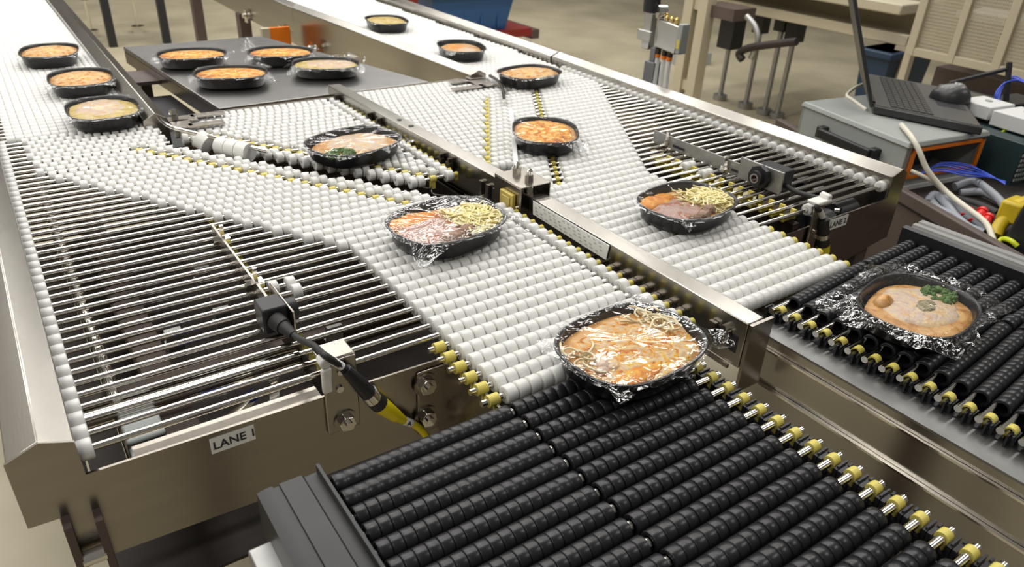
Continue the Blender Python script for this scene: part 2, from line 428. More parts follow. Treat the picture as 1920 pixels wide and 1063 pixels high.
rail('side_rail', RP, [(58.2, 28.5), (58.9, 75)], lane2)
poly = [(60.3, -4.9), (60.3, 0.96), (59.45, 1.43), (58.2, 0.98), (58.25, -0.8), (57.9, -0.98), (48.4, -1.08), (42.0, -1.2), (42.0, -6.0), (55.0, -5.6), (59.4, -4.95)]
obj('front_plate', MB().prism(poly[::-1], lambda u, w: (u, 28.4, w), lambda u, w: (u, 28.53, w)), M['steel'], lane2, 25)
obj('outrigger_plate', MB().box(42.0, 42.15, 21.8, 28.4, -6, -0.45), M['steel'], lane2)
obj('support_beam', MB().box(46.2, 46.9, 28.6, 44, -1.9, -0.62), M['dark_steel'], lane2)
obj('bottom_pan', MB().box(31, 58, 28.6, 70, -9.2, -9.0).box(31, 31.2, 28.6, 70, -9, -1.6), M['pan'], lane2, flat=True)
obj('cross_beam', MB().box(42, 58, 33.3, 34.3, -4.6, -3.4), M['dark_steel'], lane2)
for xx, yy in ((52.5, 36.2), (50.3, 38.6), (55.2, 33.1), (52.5, 31.3), (56.1, 35.3)):
    obj('bracket', MB().box(xx, xx+0.9, yy, yy+0.5, -3.0, -1.6).box(xx, xx+1.4, yy, yy+0.2, -2.0, -1.2), M['alu'], lane2)
for xx, yy in ((53.5, 30.2), (49.6, 29.6)):
    b = obj('motor', MB().cyl((xx, yy, -2.1), (xx+2.6, yy, -2.1), 1.1, 18), M['black'], lane2)
    obj('motor_cap', MB().cyl((xx-0.12, yy-0.5, -1.6), (xx-0.02, yy-0.9, -1.5), 0.4, 12), M['chrome'], b)
lab = obj('label_strip', MB().box(50.6, 53.0, 28.36, 28.4, -2.05, -1.15), M['label'], lane2, flat=True)
text('lettering', 'LANE 2', 0.66, (50.72, 28.345, -1.84), (1, 0, 0.01), (0, 0, 1), M['ink'], lab)
obj('leg', MB().box(57.2, 58.8, 29, 30.6, FL, -4.8), M['brown'], lane2)

# --- branch beds either side of the divider
br1 = thing('branch_roller_bed', (21, 60, FL), 'white roller bed wedged between lane 1 and the divider rail', 'conveyor')
bb = Bed(br1, 300)
for k in range(0, 24):
    y = 47.83 + k
    xl = max(24.5 - 0.69*(y-47.83), 12.2)
    if y > 70: xl = 15.5
    sh = shaft(xl + 0.3, 28.75, y, br1)
    xc = xl + 2.05 if y < 66 else None
    x = xl + 0.3
    st = (0.172 if k % 2 else -0.172)
    while x < 27.2:
        if xc is None or abs(x - xc) > 0.45: bb.roll(x + (st if (xc is None or x > xc) and x < 26.9 else 0), y, sh)
        x += SP
    if xc is not None: put('bearing_clip', ME_CLIP, (xc - 0.0, y, 0), sh)
    bb.roll(28.0, y, sh, ME_BEAD); put('bearing_clip', ME_NUB, (28.62, y, 0), sh)
bb.finish()
obj('support_beam', MB().hexa([(26.0, 47.6, -1.6), (26.3, 47.6, -1.6), (26.3, 47.6, -0.62), (26.0, 47.6, -0.62), (12.6, 67, -1.6), (12.9, 67, -1.6), (12.9, 67, -0.62), (12.6, 67, -0.62)]), M['dark_steel'], br1)
obj('spring_wire', MB().tube([(26.4, 47.7, -0.5), (26.4, 47.5, -1.1), (27.4, 46.6, -1.15), (28.3, 46.0, -1.3), (28.6, 45.5, -1.6)], 0.07, 6), M['chrome'], br1)
obj('edge_angle', MB().box(15.5, 29.0, 71.35, 71.6, -1.5, 0.38), M['steel'], br1)

br2 = thing('branch_roller_bed', (36, 60, FL), 'white roller bed between the divider rail and lane 2', 'conveyor')
bb = Bed(br2, 300)
for k in range(0, 25):
    y = 47.6 + k
    xr = min(33.3 + 0.643*(y-46.75), 46.2)
    if y > 67.5: xr = 46.0
    sh = shaft(30.2, xr - 0.2, y, br2)
    xc = xr - 2.35 if y < 65.4 else None
    x = xr - 0.3
    st = (0.172 if k % 2 else -0.172)
    while x > 30.4:
        if xc is None or abs(x - xc) > 0.45: bb.roll(x + (st if xc is None or x < xc else 0), y, sh)
        x -= 0.68
    if xc is not None: put('bearing_clip', ME_CLIP, (xc, y, 0), sh)
bb.finish()
obj('edge_angle', MB().box(29.6, 46.0, 72.2, 72.45, -1.5, 0.38), M['steel'], br2)
obj('support_beam', MB().hexa([(31.6, 47.4, -1.6), (31.9, 47.4, -1.6), (31.9, 47.4, -0.62), (31.6, 47.4, -0.62), (43, 66, -1.6), (43.3, 66, -1.6), (43.3, 66, -0.62), (43, 66, -0.62)]), M['dark_steel'], br2)
gp = obj('separator_sheet', MB().hexa([(31.55, 43.8, -1.4), (31.85, 43.6, -1.4), (31.85, 43.6, 0.8), (31.55, 43.8, 0.8), (41.2, 58.6, -1.4), (41.5, 58.4, -1.4), (41.5, 58.4, 0.8), (41.2, 58.6, 0.8)]), M['white_panel'])
tag(gp, 'upright white plastic guide strip in the slot beside lane 2', 'guide strip')

# --- far infeed beds
inf1 = thing('infeed_conveyor', (5, 100, FL), 'white roller infeed at the left carrying three trays in a row', 'conveyor')
bf = Bed(inf1, 150)
for k in range(0, 72):
    y = 71.45 + k
    sh = shaft(-0.9, 10.4, y, inf1) if k < 12 else None
    x = 0.2
    while x < 10.2:
        bf.roll(x, y, sh, ME_ROLL_F); x += 0.645
bf.finish(10)
rail('side_rail', LP, [(-1.1, 70.9), (-1.1, 150)], inf1)
prof = [(0, -4.5), (0, 0.9), (1.05, 1.42), (2.0, 0.9), (2.0, -4.5)]
rail('side_rail', prof, [(10.05, 69.6), (10.3, 150)], inf1)
obj('end_block', MB().prism(prof, lambda u, w: (10.05+u, 69.5, w), lambda u, w: (10.05+u, 69.6, w)), M['steel'], inf1, 25)

inf2 = thing('infeed_conveyor', (52, 100, FL), 'white roller infeed beyond the steel table carrying two trays', 'conveyor')
bf = Bed(inf2, 150)
for k in range(0, 70):
    y = 73.05 + k
    xs = 46.4 - 0.06*max(0, y-80); xe = 58.4
    sh = shaft(xs, xe, y, inf2) if k < 10 else None
    x = xs + 0.3
    while x < xe - 0.2:
        bf.roll(x, y, sh, ME_ROLL_F); x += 0.645
bf.finish(10)
rail('side_rail', RP, [(58.77, 75.15), (59.6, 150)], inf2)
prof = [(0, -4.6), (0, 0.95), (-0.9, 1.42), (-2.0, 0.95), (-2.0, -4.6)]
rail('side_rail', prof, [(46.5, 71.2), (43.4, 119), (43.0, 230)], inf2)
obj('end_block', MB().prism(prof, lambda u, w: (46.5+u, 71.1, w), lambda u, w: (46.5+u, 71.2, w)), M['steel'], inf2, 25)
for px, py1 in ((373, 40), (458, 50)):
    p = at(px, py1, 0, 42)
    obj('leg', MB().box(41.0, 43.0, p.y-1.2, p.y+1.2, FL, -4.5), M['brown'], inf2)
for px, py in ((461, 29), (527, 60), (585, 90)):
    p = at(px, py, 0, 40.9)
    b = obj('roller_bolt', MB().cyl((p.x-0.6, p.y, p.z), (p.x+0.6, p.y, p.z), 0.45, 12).box(p.x-0.1, p.x+0.1, p.y-0.7, p.y+0.7, p.z-1.2, p.z+1.0), M['chrome'], inf2)

# --- divider rail between the lanes
div = thing('divider_rail', (29.5, 45, FL), 'long square stainless rail dividing lane 1 from lane 2', 'rail')
DV = [(0, -1.7), (0, 1.15), (1.33, 1.15), (1.33, -1.7)]
rail('rail_body', DV, [(29.55, 19.45), (29.5, 42.3), (28.45, 73.2)], div)
obj('rail_foot', MB().box(29.6, 31.4, 19.2, 19.4, -3.2, 1.12), M['steel'], div)
obj('stiffener', MB().box(29.35, 29.5, 20.0, 60, -1.95, -1.7), M['steel'], div)
def rx(y): return 29.55 - 0.05*(y-19.45)/22.85 if y < 42.3 else 29.5 - 1.05*(y-42.3)/30.9
for y in [44.55 - 0.0 + 0.95*i for i in range(-4, 1)]:
    s = obj('clip_slot', MB().box(rx(y)-0.03, rx(y)+0.1, y-0.2, y+0.2, -1.0, 0.25), M['ink'], div)
    obj('spring_tab', MB().box(rx(y)-0.3, rx(y)-0.04, y+0.22, y+0.62, -0.75, 0.35), M['steel'], s)
for y in (21.0, 20.05):
    s = obj('clip_slot', MB().box(rx(y)-0.03, rx(y)+0.1, y-0.22, y+0.22, -0.9, 0.15), M['ink'], div)
    obj('spring_tab', MB().box(rx(y)-0.28, rx(y)-0.04, y+0.25, y+0.7, -0.7, 0.3), M['steel'], s)
obj('bolt', MB().cyl((29.2, 20.65, 0.35), (29.6, 20.65, 0.35), 0.2, 6), M['chrome'], div)
for y in (63.5, 61.6, 49.3, 50.6, 70.5):
    obj('spring_tab', MB().box(rx(y)-0.45, rx(y)-0.02, y-0.12, y+0.12, -0.5, 0.8).box(rx(y)-0.5, rx(y)-0.2, y-0.35, y+0.35, 0.0, 0.5), M['dark_steel'], div)
for y in (57.2, 59.3):
    obj('screw_hole', MB().cyl((rx(y)+0.66, y, 1.15), (rx(y)+0.66, y, 1.19), 0.24, 14), M['ink'], div)
for y in (23.36, 24.36, 25.36, 26.36, 27.36, 28.39, 29.39, 30.39, 31.39, 32.39):
    obj('spring_tab', MB().box(28.95, 29.5, y+0.28, y+0.66, -0.25, -0.12).box(28.95, 29.05, y+0.28, y+0.66, -0.6, -0.12), M['steel'], div)
# sticker strip with rows of small print
p0 = at(1000, 377, 0, 29.45); p1 = at(1143, 462, 0, 29.45); p2 = at(1137, 484, 0, 29.45); p3 = at(1000, 400, 0, 29.45)
st = obj('sticker_strip', MB().hexa([(29.42, p0.y, 1.06), (29.46, p0.y, 1.06), (29.46, p3.y, 0.05), (29.42, p3.y, 0.05),
                                     (29.40, p1.y, 1.06), (29.46, p1.y, 1.06), (29.46, p2.y, 0.0), (29.40, p2.y, 0.0)]), M['label'], div, flat=True)
mk = MB()
for i in range(14):
    for j in range(4):
        if (i*7 + j*3) % 5 == 0: continue
        yy = p0.y + (p1.y - p0.y)*(i+0.6+0.2*j)/15.2; zz = 0.9 - 0.22*j
        mk.box(29.385, 29.40, yy-0.09, yy+0.05, zz-0.05, zz+0.03).box(29.385, 29.40, yy+0.08, yy+0.13, zz-0.05, zz+0.04)
mo = obj('small_print', mk, mat('faint_ink', (0.48, 0.48, 0.50), 0.6), st, flat=True, kind='stuff')

# sensor clamp sitting over the divider
a = at(942, 334.5, 0, 28.95); b = at(987.5, 361, 0, 28.95)
ya, yb, zt = 42.6, 39.2, 1.75
cl = thing('sensor_clamp', (30.2, (ya+yb)/2, 1.15), 'folded stainless clamp with two domed bolts and a brass-coloured sensor over the divider rail', 'clamp')
obj('clamp_saddle', MB().box(28.85, 31.5, yb, ya, zt, zt+0.1).box(28.85, 28.95, yb, ya, -0.35, zt).box(31.4, 31.5, yb, ya, 0.3, zt), M['steel'], cl, bevel=0.04)
for yy in (40.25, 41.8):
    bo = obj('clamp_bolt', MB().cyl((30.3, yy, zt+0.1), (30.3, yy, zt+0.5), 0.34, 6), M['chrome'], cl)
    obj('dome_nut', MB().cyl((30.3, yy, zt+0.5), (30.3, yy, zt+0.78), 0.24, 12).cyl((30.3, yy, zt+0.78), (30.3, yy, zt+0.98), 0.24, 12, r1=0.1), M['chrome'], bo)
    obj('spacer', MB().cyl((30.3, yy, 1.15), (30.3, yy, zt), 0.42, 16), M['chrome'], bo)
sb = obj('sensor_block', MB().box(28.5, 28.85, 39.75, 41.35, -0.1, 1.15), M['foil_yellow'], cl, bevel=0.08)
obj('sensor_face', MB().box(28.4, 28.5, 40.0, 41.0, 0.05, 0.9), M['amber'], sb, bevel=0.05)
for yy, zz in ((41.45, 0.75), (39.65, 0.2)):
    obj('screw', MB().cyl((28.72, yy, zz), (28.86, yy, zz), 0.13, 10), M['chrome'], cl)

# --- steel table with its trays
tb = thing('steel_table', (30, 87, FL), 'dark stainless side table holding four wrapped meal trays', 'table')
TBP = [(17.3, 72.6), (40.2, 73.0), (31.3, 103.3), (14.4, 103.0)]
obj('table_top', MB().prism(TBP, lambda u, w: (u, w, -0.2), lambda u, w: (u, w, 0.3)), M['table_steel'], tb, 30, bevel=0.06)
obj('table_skirt', MB().bar((17.45, 72.7, -0.9), (14.55, 102.9, -0.9), 0.3, 1.35).bar((14.6, 102.9, -0.9), (31.1, 103.1, -0.9), 0.3, 1.35).bar((31.2, 103.0, -0.9), (40.0, 73.2, -0.9), 0.3, 1.35), M['steel'], tb)
for x, y in ((18.6, 74.0), (38.2, 74.2), (15.8, 101.5), (30.4, 101.5)):
    obj('leg', MB().box(x-0.6, x+0.6, y-0.6, y+0.6, FL, -0.2), M['dark_steel'], tb)
db = obj('gap_dark_box', MB().prism([(12.15, 71.8), (17.8, 71.8), (16.4, 90), (12.35, 90)], lambda u, w: (u, w, FL), lambda u, w: (u, w, -2.6)), M['void'], None, 30); tag(db, 'near-black box added to darken the gap left of the steel table', 'cabinet')  # added box, its dark colour plays the shade in this gap
obj_top = MB().box(12.0, 16.0, 90.5, 96, -1.4, -1.0)
cross = obj('cross_plate', obj_top, M['brown']); tag(cross, 'brown cross plate bridging the gap left of the steel table', 'plate')

# ------------------------------------------------------------------ black take-away conveyors
def tooth_mesh():
    mb = MB().box(-0.34, 0.30, -0.49, 0.49, -0.95, -0.55)
    mb.box(-0.34, 0.30, -0.47, -0.30, -0.55, -0.02).box(-0.34, 0.30, 0.30, 0.47, -0.55, -0.02)
    mb.box(0.30, 0.55, 0.32, 0.42, -0.6, 0.04).box(-0.2, 0.5, -0.44, -0.36, -0.1, 0.06).box(-0.62, -0.34, -0.12, 0.12, -0.7, -0.3)
    return mesh_of('bearing_block', mb, M['black'], 30)
ME_TOOTH = tooth_mesh()
def small_clip():
    mb = MB(); n = 10
    mb.lathe_x([(-0.22, 0.19), (-0.22, 0.28), (0.22, 0.28), (0.22, 0.19)], 14)
    mb.add([(-0.3, -0.05, -0.28), (0.0, -0.29, -0.1), (0.0, -0.20, -0.75), (0.12, -0.16, -0.3)], [(0, 1, 2), (1, 3, 2)])
    return mesh_of('bearing_ring', mb, M['yellow'], 40)
ME_RING = small_clip()
ME_RING_S = mesh_of('inner_ring', MB().lathe_x([(-0.1, 0.19), (-0.1, 0.25), (0.1, 0.25), (0.1, 0.19)], 14), M['chrome'], 40)
ME_SLV = {}
def sleeve_mesh(w):
    if w not in ME_SLV: ME_SLV[w] = ring_mesh('black_sleeve', w, RR, M['black_sleeve'], 16, 0.3, 0.035)
    return ME_SLV[w]

def black_bed(t, org, th, pitch, rows, spans, flip, shaft_span, knob, limit):
    """org: where row 0 crosses s = 0; s runs along the shafts"""
    cu, su = math.cos(th), math.sin(th); items = []
    def P(s, k): return (org[0] + cu*s + su*k*pitch, org[1] + su*s - cu*k*pitch, 0.0)
    for k in range(rows):
        a, b = shaft_span
        key = ('bs', round(b-a, 2))
        if key not in _cache: _cache[key] = cyl_x_mesh('take_away_shaft', b-a, 0.19, M['chrome'], 12)
        sh = put('roller_shaft', _cache[key], P((a+b)/2, k), t, (0, 0, th))
        for s0, s1, sp in spans:
            n = int(round((s1-s0)/sp))
            for i in range(n):
                items.append((P(s0 + sp*(i+0.5), k), sh, sleeve_mesh(round(sp-0.022, 3))))
        q = P(knob, k)
        o = put('bearing_ring', ME_RING, q, sh, None); o.rotation_euler = (0, 0, 0 if not flip else math.pi)
        put('bearing_block', ME_TOOTH, (q[0], q[1], q[2]), t, (0, 0, th + (math.pi if flip else 0)))
        if len(spans) > 1:
            q = P(spans[0][1] + 0.12, k); put('bearing_ring', ME_RING_S, (q[0], q[1], 0), sh)
    items.sort(key=lambda q: q[0][0]**2 + q[0][1]**2)
    for p, sh, me in items[:limit]:
        o = put('roller_sleeve', me, p, sh)
    if items[limit:]:
        mb = MB()
        for p, sh, me in items[limit:]:
            h = 0.26
            t0 = len(mb.v)
            mb.lathe_x([(-h, 0.3), (-h, RR-0.03), (-h+0.03, RR), (h-0.03, RR), (h, RR-0.03), (h, 0.3)], 14, (0, 0, 0), closed=False)
            for i in range(t0, len(mb.v)):
                x, y, z = mb.v[i]; mb.v[i] = (p[0] + cu*x - su*y, p[1] + su*x + cu*y, p[2] + z)
        obj('sleeve_bed', mb, M['black_sleeve'], t, 50, kind='stuff')

out1 = thing('takeaway_conveyor', (16, 13, FL), 'black roller conveyor in the foreground receiving the front meal tray', 'conveyor')
black_bed(out1, (0.0, 21.12), 0.0, 0.977, 18, [(7.15, 15.5, 0.491), (15.76, 24.3, 0.5695)], False, (7.0, 26.15), 25.62, 300)
prof = [(4.4, -1.6), (4.4, 0.55), (4.75, 0.62), (5.0, 0.62), (5.02, 0.50), (5.25, 0.50), (5.27, 0.60), (6.15, 0.60), (6.25, 0.45), (6.75, 0.45), (6.75, 0.85), (6.88, 0.85), (6.88, -1.6)]
obj('side_frame', MB().prism(prof[::-1], lambda u, w: (u, 21.75, w), lambda u, w: (u, -2, w)), M['black_alu'], out1, 20)
obj('base_extrusion', MB().box(3.55, 4.6, -2, 20.9, -3.0, -1.15), M['alu'], out1, bevel=0.08)
obj('extrusion_groove', MB().box(3.3, 3.56, -2, 20.2, -2.6, -1.9), M['alu'], out1, bevel=0.05)
obj('guard', MB().box(3.2, 3.45, -2, 19.6, -6, -2.7), M['red'], out1)
obj('side_frame', MB().box(25.25, 26.35, -2, 19.6, -1.6, -0.95), M['alu'], out1, bevel=0.05)
obj('bed_pan', MB().box(6.9, 25.3, -2, 21.6, -2.2, -2.0), M['pan'], out1, flat=True)
for x in (9, 12, 15, 18, 21, 24): obj('slat', MB().box(x-0.6, x+0.6, -2, 21, -1.5, -1.3), M['brown'], out1)
obj('leg', MB().box(5, 7, 12, 14, FL, -1.6), M['brown'], out1)
obj('leg', MB().box(24, 26, 12, 14, FL, -1.6), M['brown'], out1)

out2 = thing('takeaway_conveyor', (41, 15, FL), 'black roller conveyor at the right edge carrying one wrapped tray', 'conveyor')
black_bed(out2, (33.75, 20.82), 0.041, 0.960, 18, [(1.55, 9.45, 0.527), (9.8, 15.6, 0.527)], True, (-0.2, 15.9), 0.25, 300)
cu, su = math.cos(0.041), math.sin(0.041)
def P2(s, d, z): return (33.75 + cu*s + su*d, 20.82 + su*s - cu*d, z)
prof = [(15.75, -1.6), (15.75, 0.35), (16.0, 1.0), (16.25, 1.0), (16.28, 0.85), (16.7, 0.85), (16.75, 1.02), (17.2, 1.02), (17.25, 0.88), (17.55, 0.88), (17.6, 1.02), (18.15, 1.02), (18.15, -1.6)]
obj('side_frame', MB().prism([(15.75, -1.6), (15.75, 0.95), (16.2, 1.03), (16.2, -1.6)], lambda u, w: P2(u, -1.0, w), lambda u, w: P2(u, 20, w)), M['black'], out2, 20)
obj('top_extrusion', MB().prism([q for q in prof if q[0] >= 16.25] + [(16.25, -1.6)], lambda u, w: P2(u, -0.8, w), lambda u, w: P2(u, 20, w)), M['alu'], out2, 20)
obj('bed_pan', MB().prism([(0.2, -2.2), (0.2, -2.0), (15.7, -2.0), (15.7, -2.2)], lambda u, w: P2(u, -0.4, w), lambda u, w: P2(u, 20, w)), M['pan'], out2, flat=True)
obj('leg', MB().box(48.5, 50.5, 14, 16, FL, -1.6), M['brown'], out2)
obj('leg', MB().box(33, 34.5, 10, 12, FL, -4), M['brown'], out2)
for s0 in (0, 4, 8, 12): pass
# folded aluminium channel between the two black conveyors
ch = thing('frame_channel', (33, 12, FL), 'long folded aluminium and steel channel between the two black conveyors', 'channel')
def sw(name, prof, m): return obj(name, MB().prism(prof, lambda u, w: (u, 20.6, w), lambda u, w: (u + 0.2, -2, w)), M[m], ch, 20)
sw('top_flange', [(32.15, -0.75), (32.15, -0.62), (34.3, -0.62), (34.3, -0.75)], 'alu_dull')
sw('upper_web', [(32.25, -1.38), (32.25, -0.75), (32.5, -0.75), (32.5, -1.38)], 'steel_y')
sw('upper_lip', [(32.05, -1.52), (32.05, -1.4), (32.5, -1.4), (32.5, -1.52)], 'chrome')
sw('web_plate', [(32.35, -3.7), (32.35, -1.52), (32.5, -1.52), (32.5, -3.7)], 'steel_y')
sw('lower_lip', [(32.1, -3.85), (32.1, -3.72), (32.5, -3.72), (32.5, -3.85)], 'chrome')
sw('skirt_plate', [(32.3, -9.0), (32.3, -3.85), (32.45, -3.85), (32.45, -9.0)], 'steel_y')
obj('leg', MB().box(32.5, 33.9, 6, 7.6, FL, -0.75), M['brown'], ch)

# ------------------------------------------------------------------ hardware on lane 1 and lane 2
def hexbolt(p, d, r, parent, name='hex_bolt'):
    p = Vector(p); d = Vector(d).normalized()
    o = obj(name, MB().cyl(p, p + d*0.42, r, 6), M['chrome'], parent, 20, bevel=0.04)
    obj('washer', MB().cyl(p - d*0.02, p + d*0.09, r*1.35, 18), M['steel'], o)
    obj('bolt_tip', MB().cyl(p + d*0.42, p + d*0.6, r*0.5, 12), M['chrome'], o)
    return o
jp = thing('joint_plate', (15.2, 27.6, -5.3), 'small stainless plate with two large hex bolts on the lane 1 front sheet', 'plate')
obj('plate', MB().box(14.3, 15.85, 27.55, 27.7, -5.35, -1.35), M['steel'], jp, bevel=0.12)
hexbolt((14.75, 27.55, -2.15), (0, -1, 0), 0.5, jp); hexbolt((14.75, 27.55, -4.3), (0, -1, 0), 0.5, jp)

def cable(name, pts, r, m, parent=None, n=8): return obj(name, MB().tube(pts, r, n), M[m], parent, 60)

ss1 = thing('cable_bracket', (10.2, 27.6, -3), 'tall stainless bracket with one hex bolt, next to the joint plate', 'bracket')
obj('plate', MB().box(9.35, 11.05, 27.5, 27.68, -3.15, 1.1).box(9.35, 11.05, 27.6, 28.9, 1.05, 1.2), M['steel'], ss1, bevel=0.12)
hexbolt((10.25, 27.5, -2.55), (0, -1, 0), 0.45, ss1)
obj('rivet', MB().cyl((10.1, 27.5, -0.55), (10.1, 27.38, -0.55), 0.18, 12).cyl((10.2, 27.5, 0.4), (10.2, 27.4, 0.4), 0.16, 12), M['chrome'], ss1)
obj('cable_tie', MB().box(9.25, 9.75, 27.3, 27.6, -0.5, 0.9).cyl((9.5, 27.3, 1.2), (9.5, 27.9, 1.25), 0.32, 10), M['tie'], ss1, bevel=0.1)

pe1 = thing('photo_sensor', (9.3, 34, 0.1), 'black cube photo sensor on a thin steel bar over the bare lane 1 shafts', 'sensor')
obj('mounting_bar', MB().box(9.25, 9.38, 34.6, 45.6, 0.16, 0.95), M['steel'], pe1)
for yy in (44.0, 37.6):
    obj('bar_clamp', MB().box(9.4, 9.62, yy-0.1, yy+0.1, -0.4, 1.45).box(9.38, 9.9, yy-0.3, yy+0.3, 0.35, 0.65).cyl((8.9, yy, 0.5), (9.25, yy, 0.5), 0.28, 6), M['chrome'], pe1)
obj('sensor_plate', MB().box(9.62, 9.74, 31.9, 35.4, 0.2, 1.55), M['steel'], pe1, bevel=0.04)
sb = obj('sensor_body', MB().box(8.3, 9.62, 32.55, 34.0, 0.2, 1.65), M['black'], pe1, bevel=0.1)
obj('sensor_nut', MB().cyl((9.74, 33.2, 0.95), (10.2, 33.2, 0.95), 0.62, 20), M['black'], sb)
obj('cable_gland', MB().cyl((8.95, 32.55, 0.9), (9.1, 31.9, 0.85), 0.5, 16, r1=0.42).cyl((9.1, 31.9, 0.85), (9.25, 31.0, 0.8), 0.36, 16, r1=0.22), M['rubber'], sb)
q = [at(px, py, 1, 27.1) for px, py in ((612, 668), (648, 692), (690, 736), (700, 747), (712, 758), (740, 778), (757, 788), (775, 795), (795, 812), (806, 832))]
sc1 = thing('sensor_cable', q[4], 'black and yellow sensor cable running over the lane 1 front sheet', 'cable')
cable('black_lead', [(9.25, 31.2, 0.8), (9.35, 30.2, 0.95), (9.5, 29.0, 1.3), (9.55, 28.0, 1.45), q[0], q[1]], 0.17, 'rubber', sc1)
obj('black_plug', MB().cyl(q[1], q[2], 0.27, 14, r1=0.42), M['black'], sc1)
obj('coupling_ring', MB().cyl(q[2], q[3], 0.46, 16), M['chrome'], sc1)
obj('black_socket', MB().cyl(q[3], q[4], 0.46, 16), M['black'], sc1)
obj('yellow_plug', MB().cyl(q[4], q[5], 0.46, 14, r1=0.36).cyl(q[5], q[6], 0.36, 12, r1=0.22), M['cable_yellow'], sc1)
cable('yellow_lead', [q[6], q[7], q[8], q[9]], 0.2, 'cable_yellow', sc1)
tg = obj('cable_marker', MB().cyl(q[6].lerp(q[7], 0.1), q[6].lerp(q[7], 0.75), 0.235, 12), M['label'], sc1)
m0 = q[6].lerp(q[7], 0.4)
text('marker_letter', 'A', 0.36, (m0.x-0.16, m0.y-0.24, m0.z-0.02), (1, 0, -0.35), (0.3, 0, 1), M['ink'], tg)
m1 = q[1].lerp(q[0], 0.45)
obj('cable_marker', MB().cyl(q[1].lerp(q[0], 0.2), q[1].lerp(q[0], 0.62), 0.2, 12), M['label'], sc1)

pe2 = thing('photo_sensor', (48, 34, 0.1), 'black round-nosed photo sensor on a slotted steel bar over the bare lane 2 shafts', 'sensor')
obj('mounting_bar', MB().box(48.4, 48.55, 35.2, 45.9, 0.22, 1.3), M['alu'], pe2)
for yy in (44.0, 37.2):
    obj('bar_clamp', MB().box(48.15, 48.38, yy-0.14, yy+0.14, -0.4, 1.7).box(48.0, 48.4, yy-0.35, yy+0.35, 0.3, 0.75).cyl((47.8, yy, 0.5), (48.4, yy, 0.5), 0.25, 6), M['chrome'], pe2)
for yy in (42.9, 36.2):
    obj('slot', MB().box(48.37, 48.41, yy-0.9, yy+0.5, 0.5, 0.72), M['ink'], pe2)
obj('sensor_plate', MB().box(48.22, 48.38, 31.7, 35.9, 0.2, 2.0), M['alu'], pe2, bevel=0.04)
sb = obj('sensor_body', MB().box(48.4, 49.9, 31.9, 34.4, 0.2, 1.95), M['black'], pe2, bevel=0.1)
nut = obj('sensor_nut', MB().cyl((48.22, 33.6, 1.1), (47.72, 33.6, 1.1), 0.95, 8).cyl((47.72, 33.6, 1.1), (47.3, 33.6, 1.1), 0.6, 20), M['black'], sb)
obj('lens', MB().cyl((47.31, 33.6, 1.1), (47.27, 33.6, 1.1), 0.32, 16), M['dark_glass'], nut)
obj('lens_ring', MB().lathe_x([(0, 0.28), (0, 0.38), (0.06, 0.38), (0.06, 0.28)], 18, (47.25, 33.6, 1.1)), M['silver_perf'], nut)
r = [at(px, py, 1, 28.0) for px, py in ((1531, 388), (1540, 398), (1543, 410), (1543, 436), (1543, 444), (1543, 458), (1543, 472))]
sc2 = thing('sensor_cable', r[3], 'black sensor cable with yellow plug hanging beside the lane 2 label', 'cable')
cable('black_lead', [(49.0, 32.1, 0.85), (48.9, 30.9, 0.7), (49.0, 29.6, 0.75), (49.1, 28.6, 0.8), r[0], r[1], r[2]], 0.2, 'rubber', sc2)
obj('black_plug', MB().cyl(r[2], r[3], 0.42, 14, r1=0.5), M['black'], sc2)
obj('coupling_ring', MB().cyl(r[3], r[4], 0.5, 16), M['chrome'], sc2)
obj('black_socket', MB().cyl(r[4], r[5], 0.5, 16), M['black'], sc2)
obj('yellow_plug', MB().cyl(r[5], r[6], 0.5, 14), M['cable_yellow'], sc2)
obj('cable_marker', MB().cyl(r[0].lerp(r[1], 0.6), r[1].lerp(r[2], 0.7), 0.24, 12), M['label'], sc2)
cb2 = thing('cable_bracket', (48.3, 28.3, -3), 'narrow stainless bracket with a white cable tie at the end of lane 2', 'bracket')
obj('plate', MB().box(47.7, 48.9, 28.1, 28.3, -5.2, 0.75), M['steel'], cb2, bevel=0.1)
obj('cable_tie', MB().box(47.6, 49.3, 27.9, 28.9, 0.75, 1.05).cyl((49.1, 28.0, 1.1), (49.1, 28.8, 1.15), 0.3, 10), M['tie'], cb2, bevel=0.1)
obj('rivet', MB().cyl((48.3, 28.1, -1.4), (48.3, 28.0, -1.4), 0.16, 10).cyl((48.3, 28.1, -3.4), (48.3, 28.0, -3.4), 0.16, 10), M['chrome'], cb2)

# guide arms
g1 = thing('tray_deflector', (13, 66, 0.46), 'bent steel guide rod with white sleeves behind the left row of trays', 'guide arm')
obj('guide_rod', MB().tube([(11.5, 70.6, 0.95), (11.45, 68.6, 0.95), (11.75, 66.6, 0.95), (12.5, 65.0, 0.95), (14.0, 62.3, 0.95), (15.6, 59.5, 0.9), (16.9, 57.4, 0.85)], 0.2, 10), M['chrome'], g1, 60)
for (xa, ya), (xb, yb) in (((14.25, 61.6), (14.75, 60.7)), ((14.78, 60.65), (15.28, 59.75)), ((15.31, 59.7), (15.85, 58.8)), ((13.2, 63.5), (13.65, 62.75))):
    tilt = 0.18 if xa < 14 else 0
    obj('guide_sleeve', MB().cyl((xa, ya, 0.45+tilt), (xb, yb, 0.45-tilt), 0.78, 24), M['white'], g1, 40)
obj('bracket_plate', MB().box(12.0, 14.4, 68.6, 70.2, 0.62, 0.78).box(14.0, 17.0, 69.4, 70.3, 0.62, 0.78).box(13.2, 16.2, 66.6, 67.6, 0.62, 0.78).box(12.0, 13.6, 66.8, 69.0, 0.62, 0.78), M['steel'], g1, bevel=0.04)
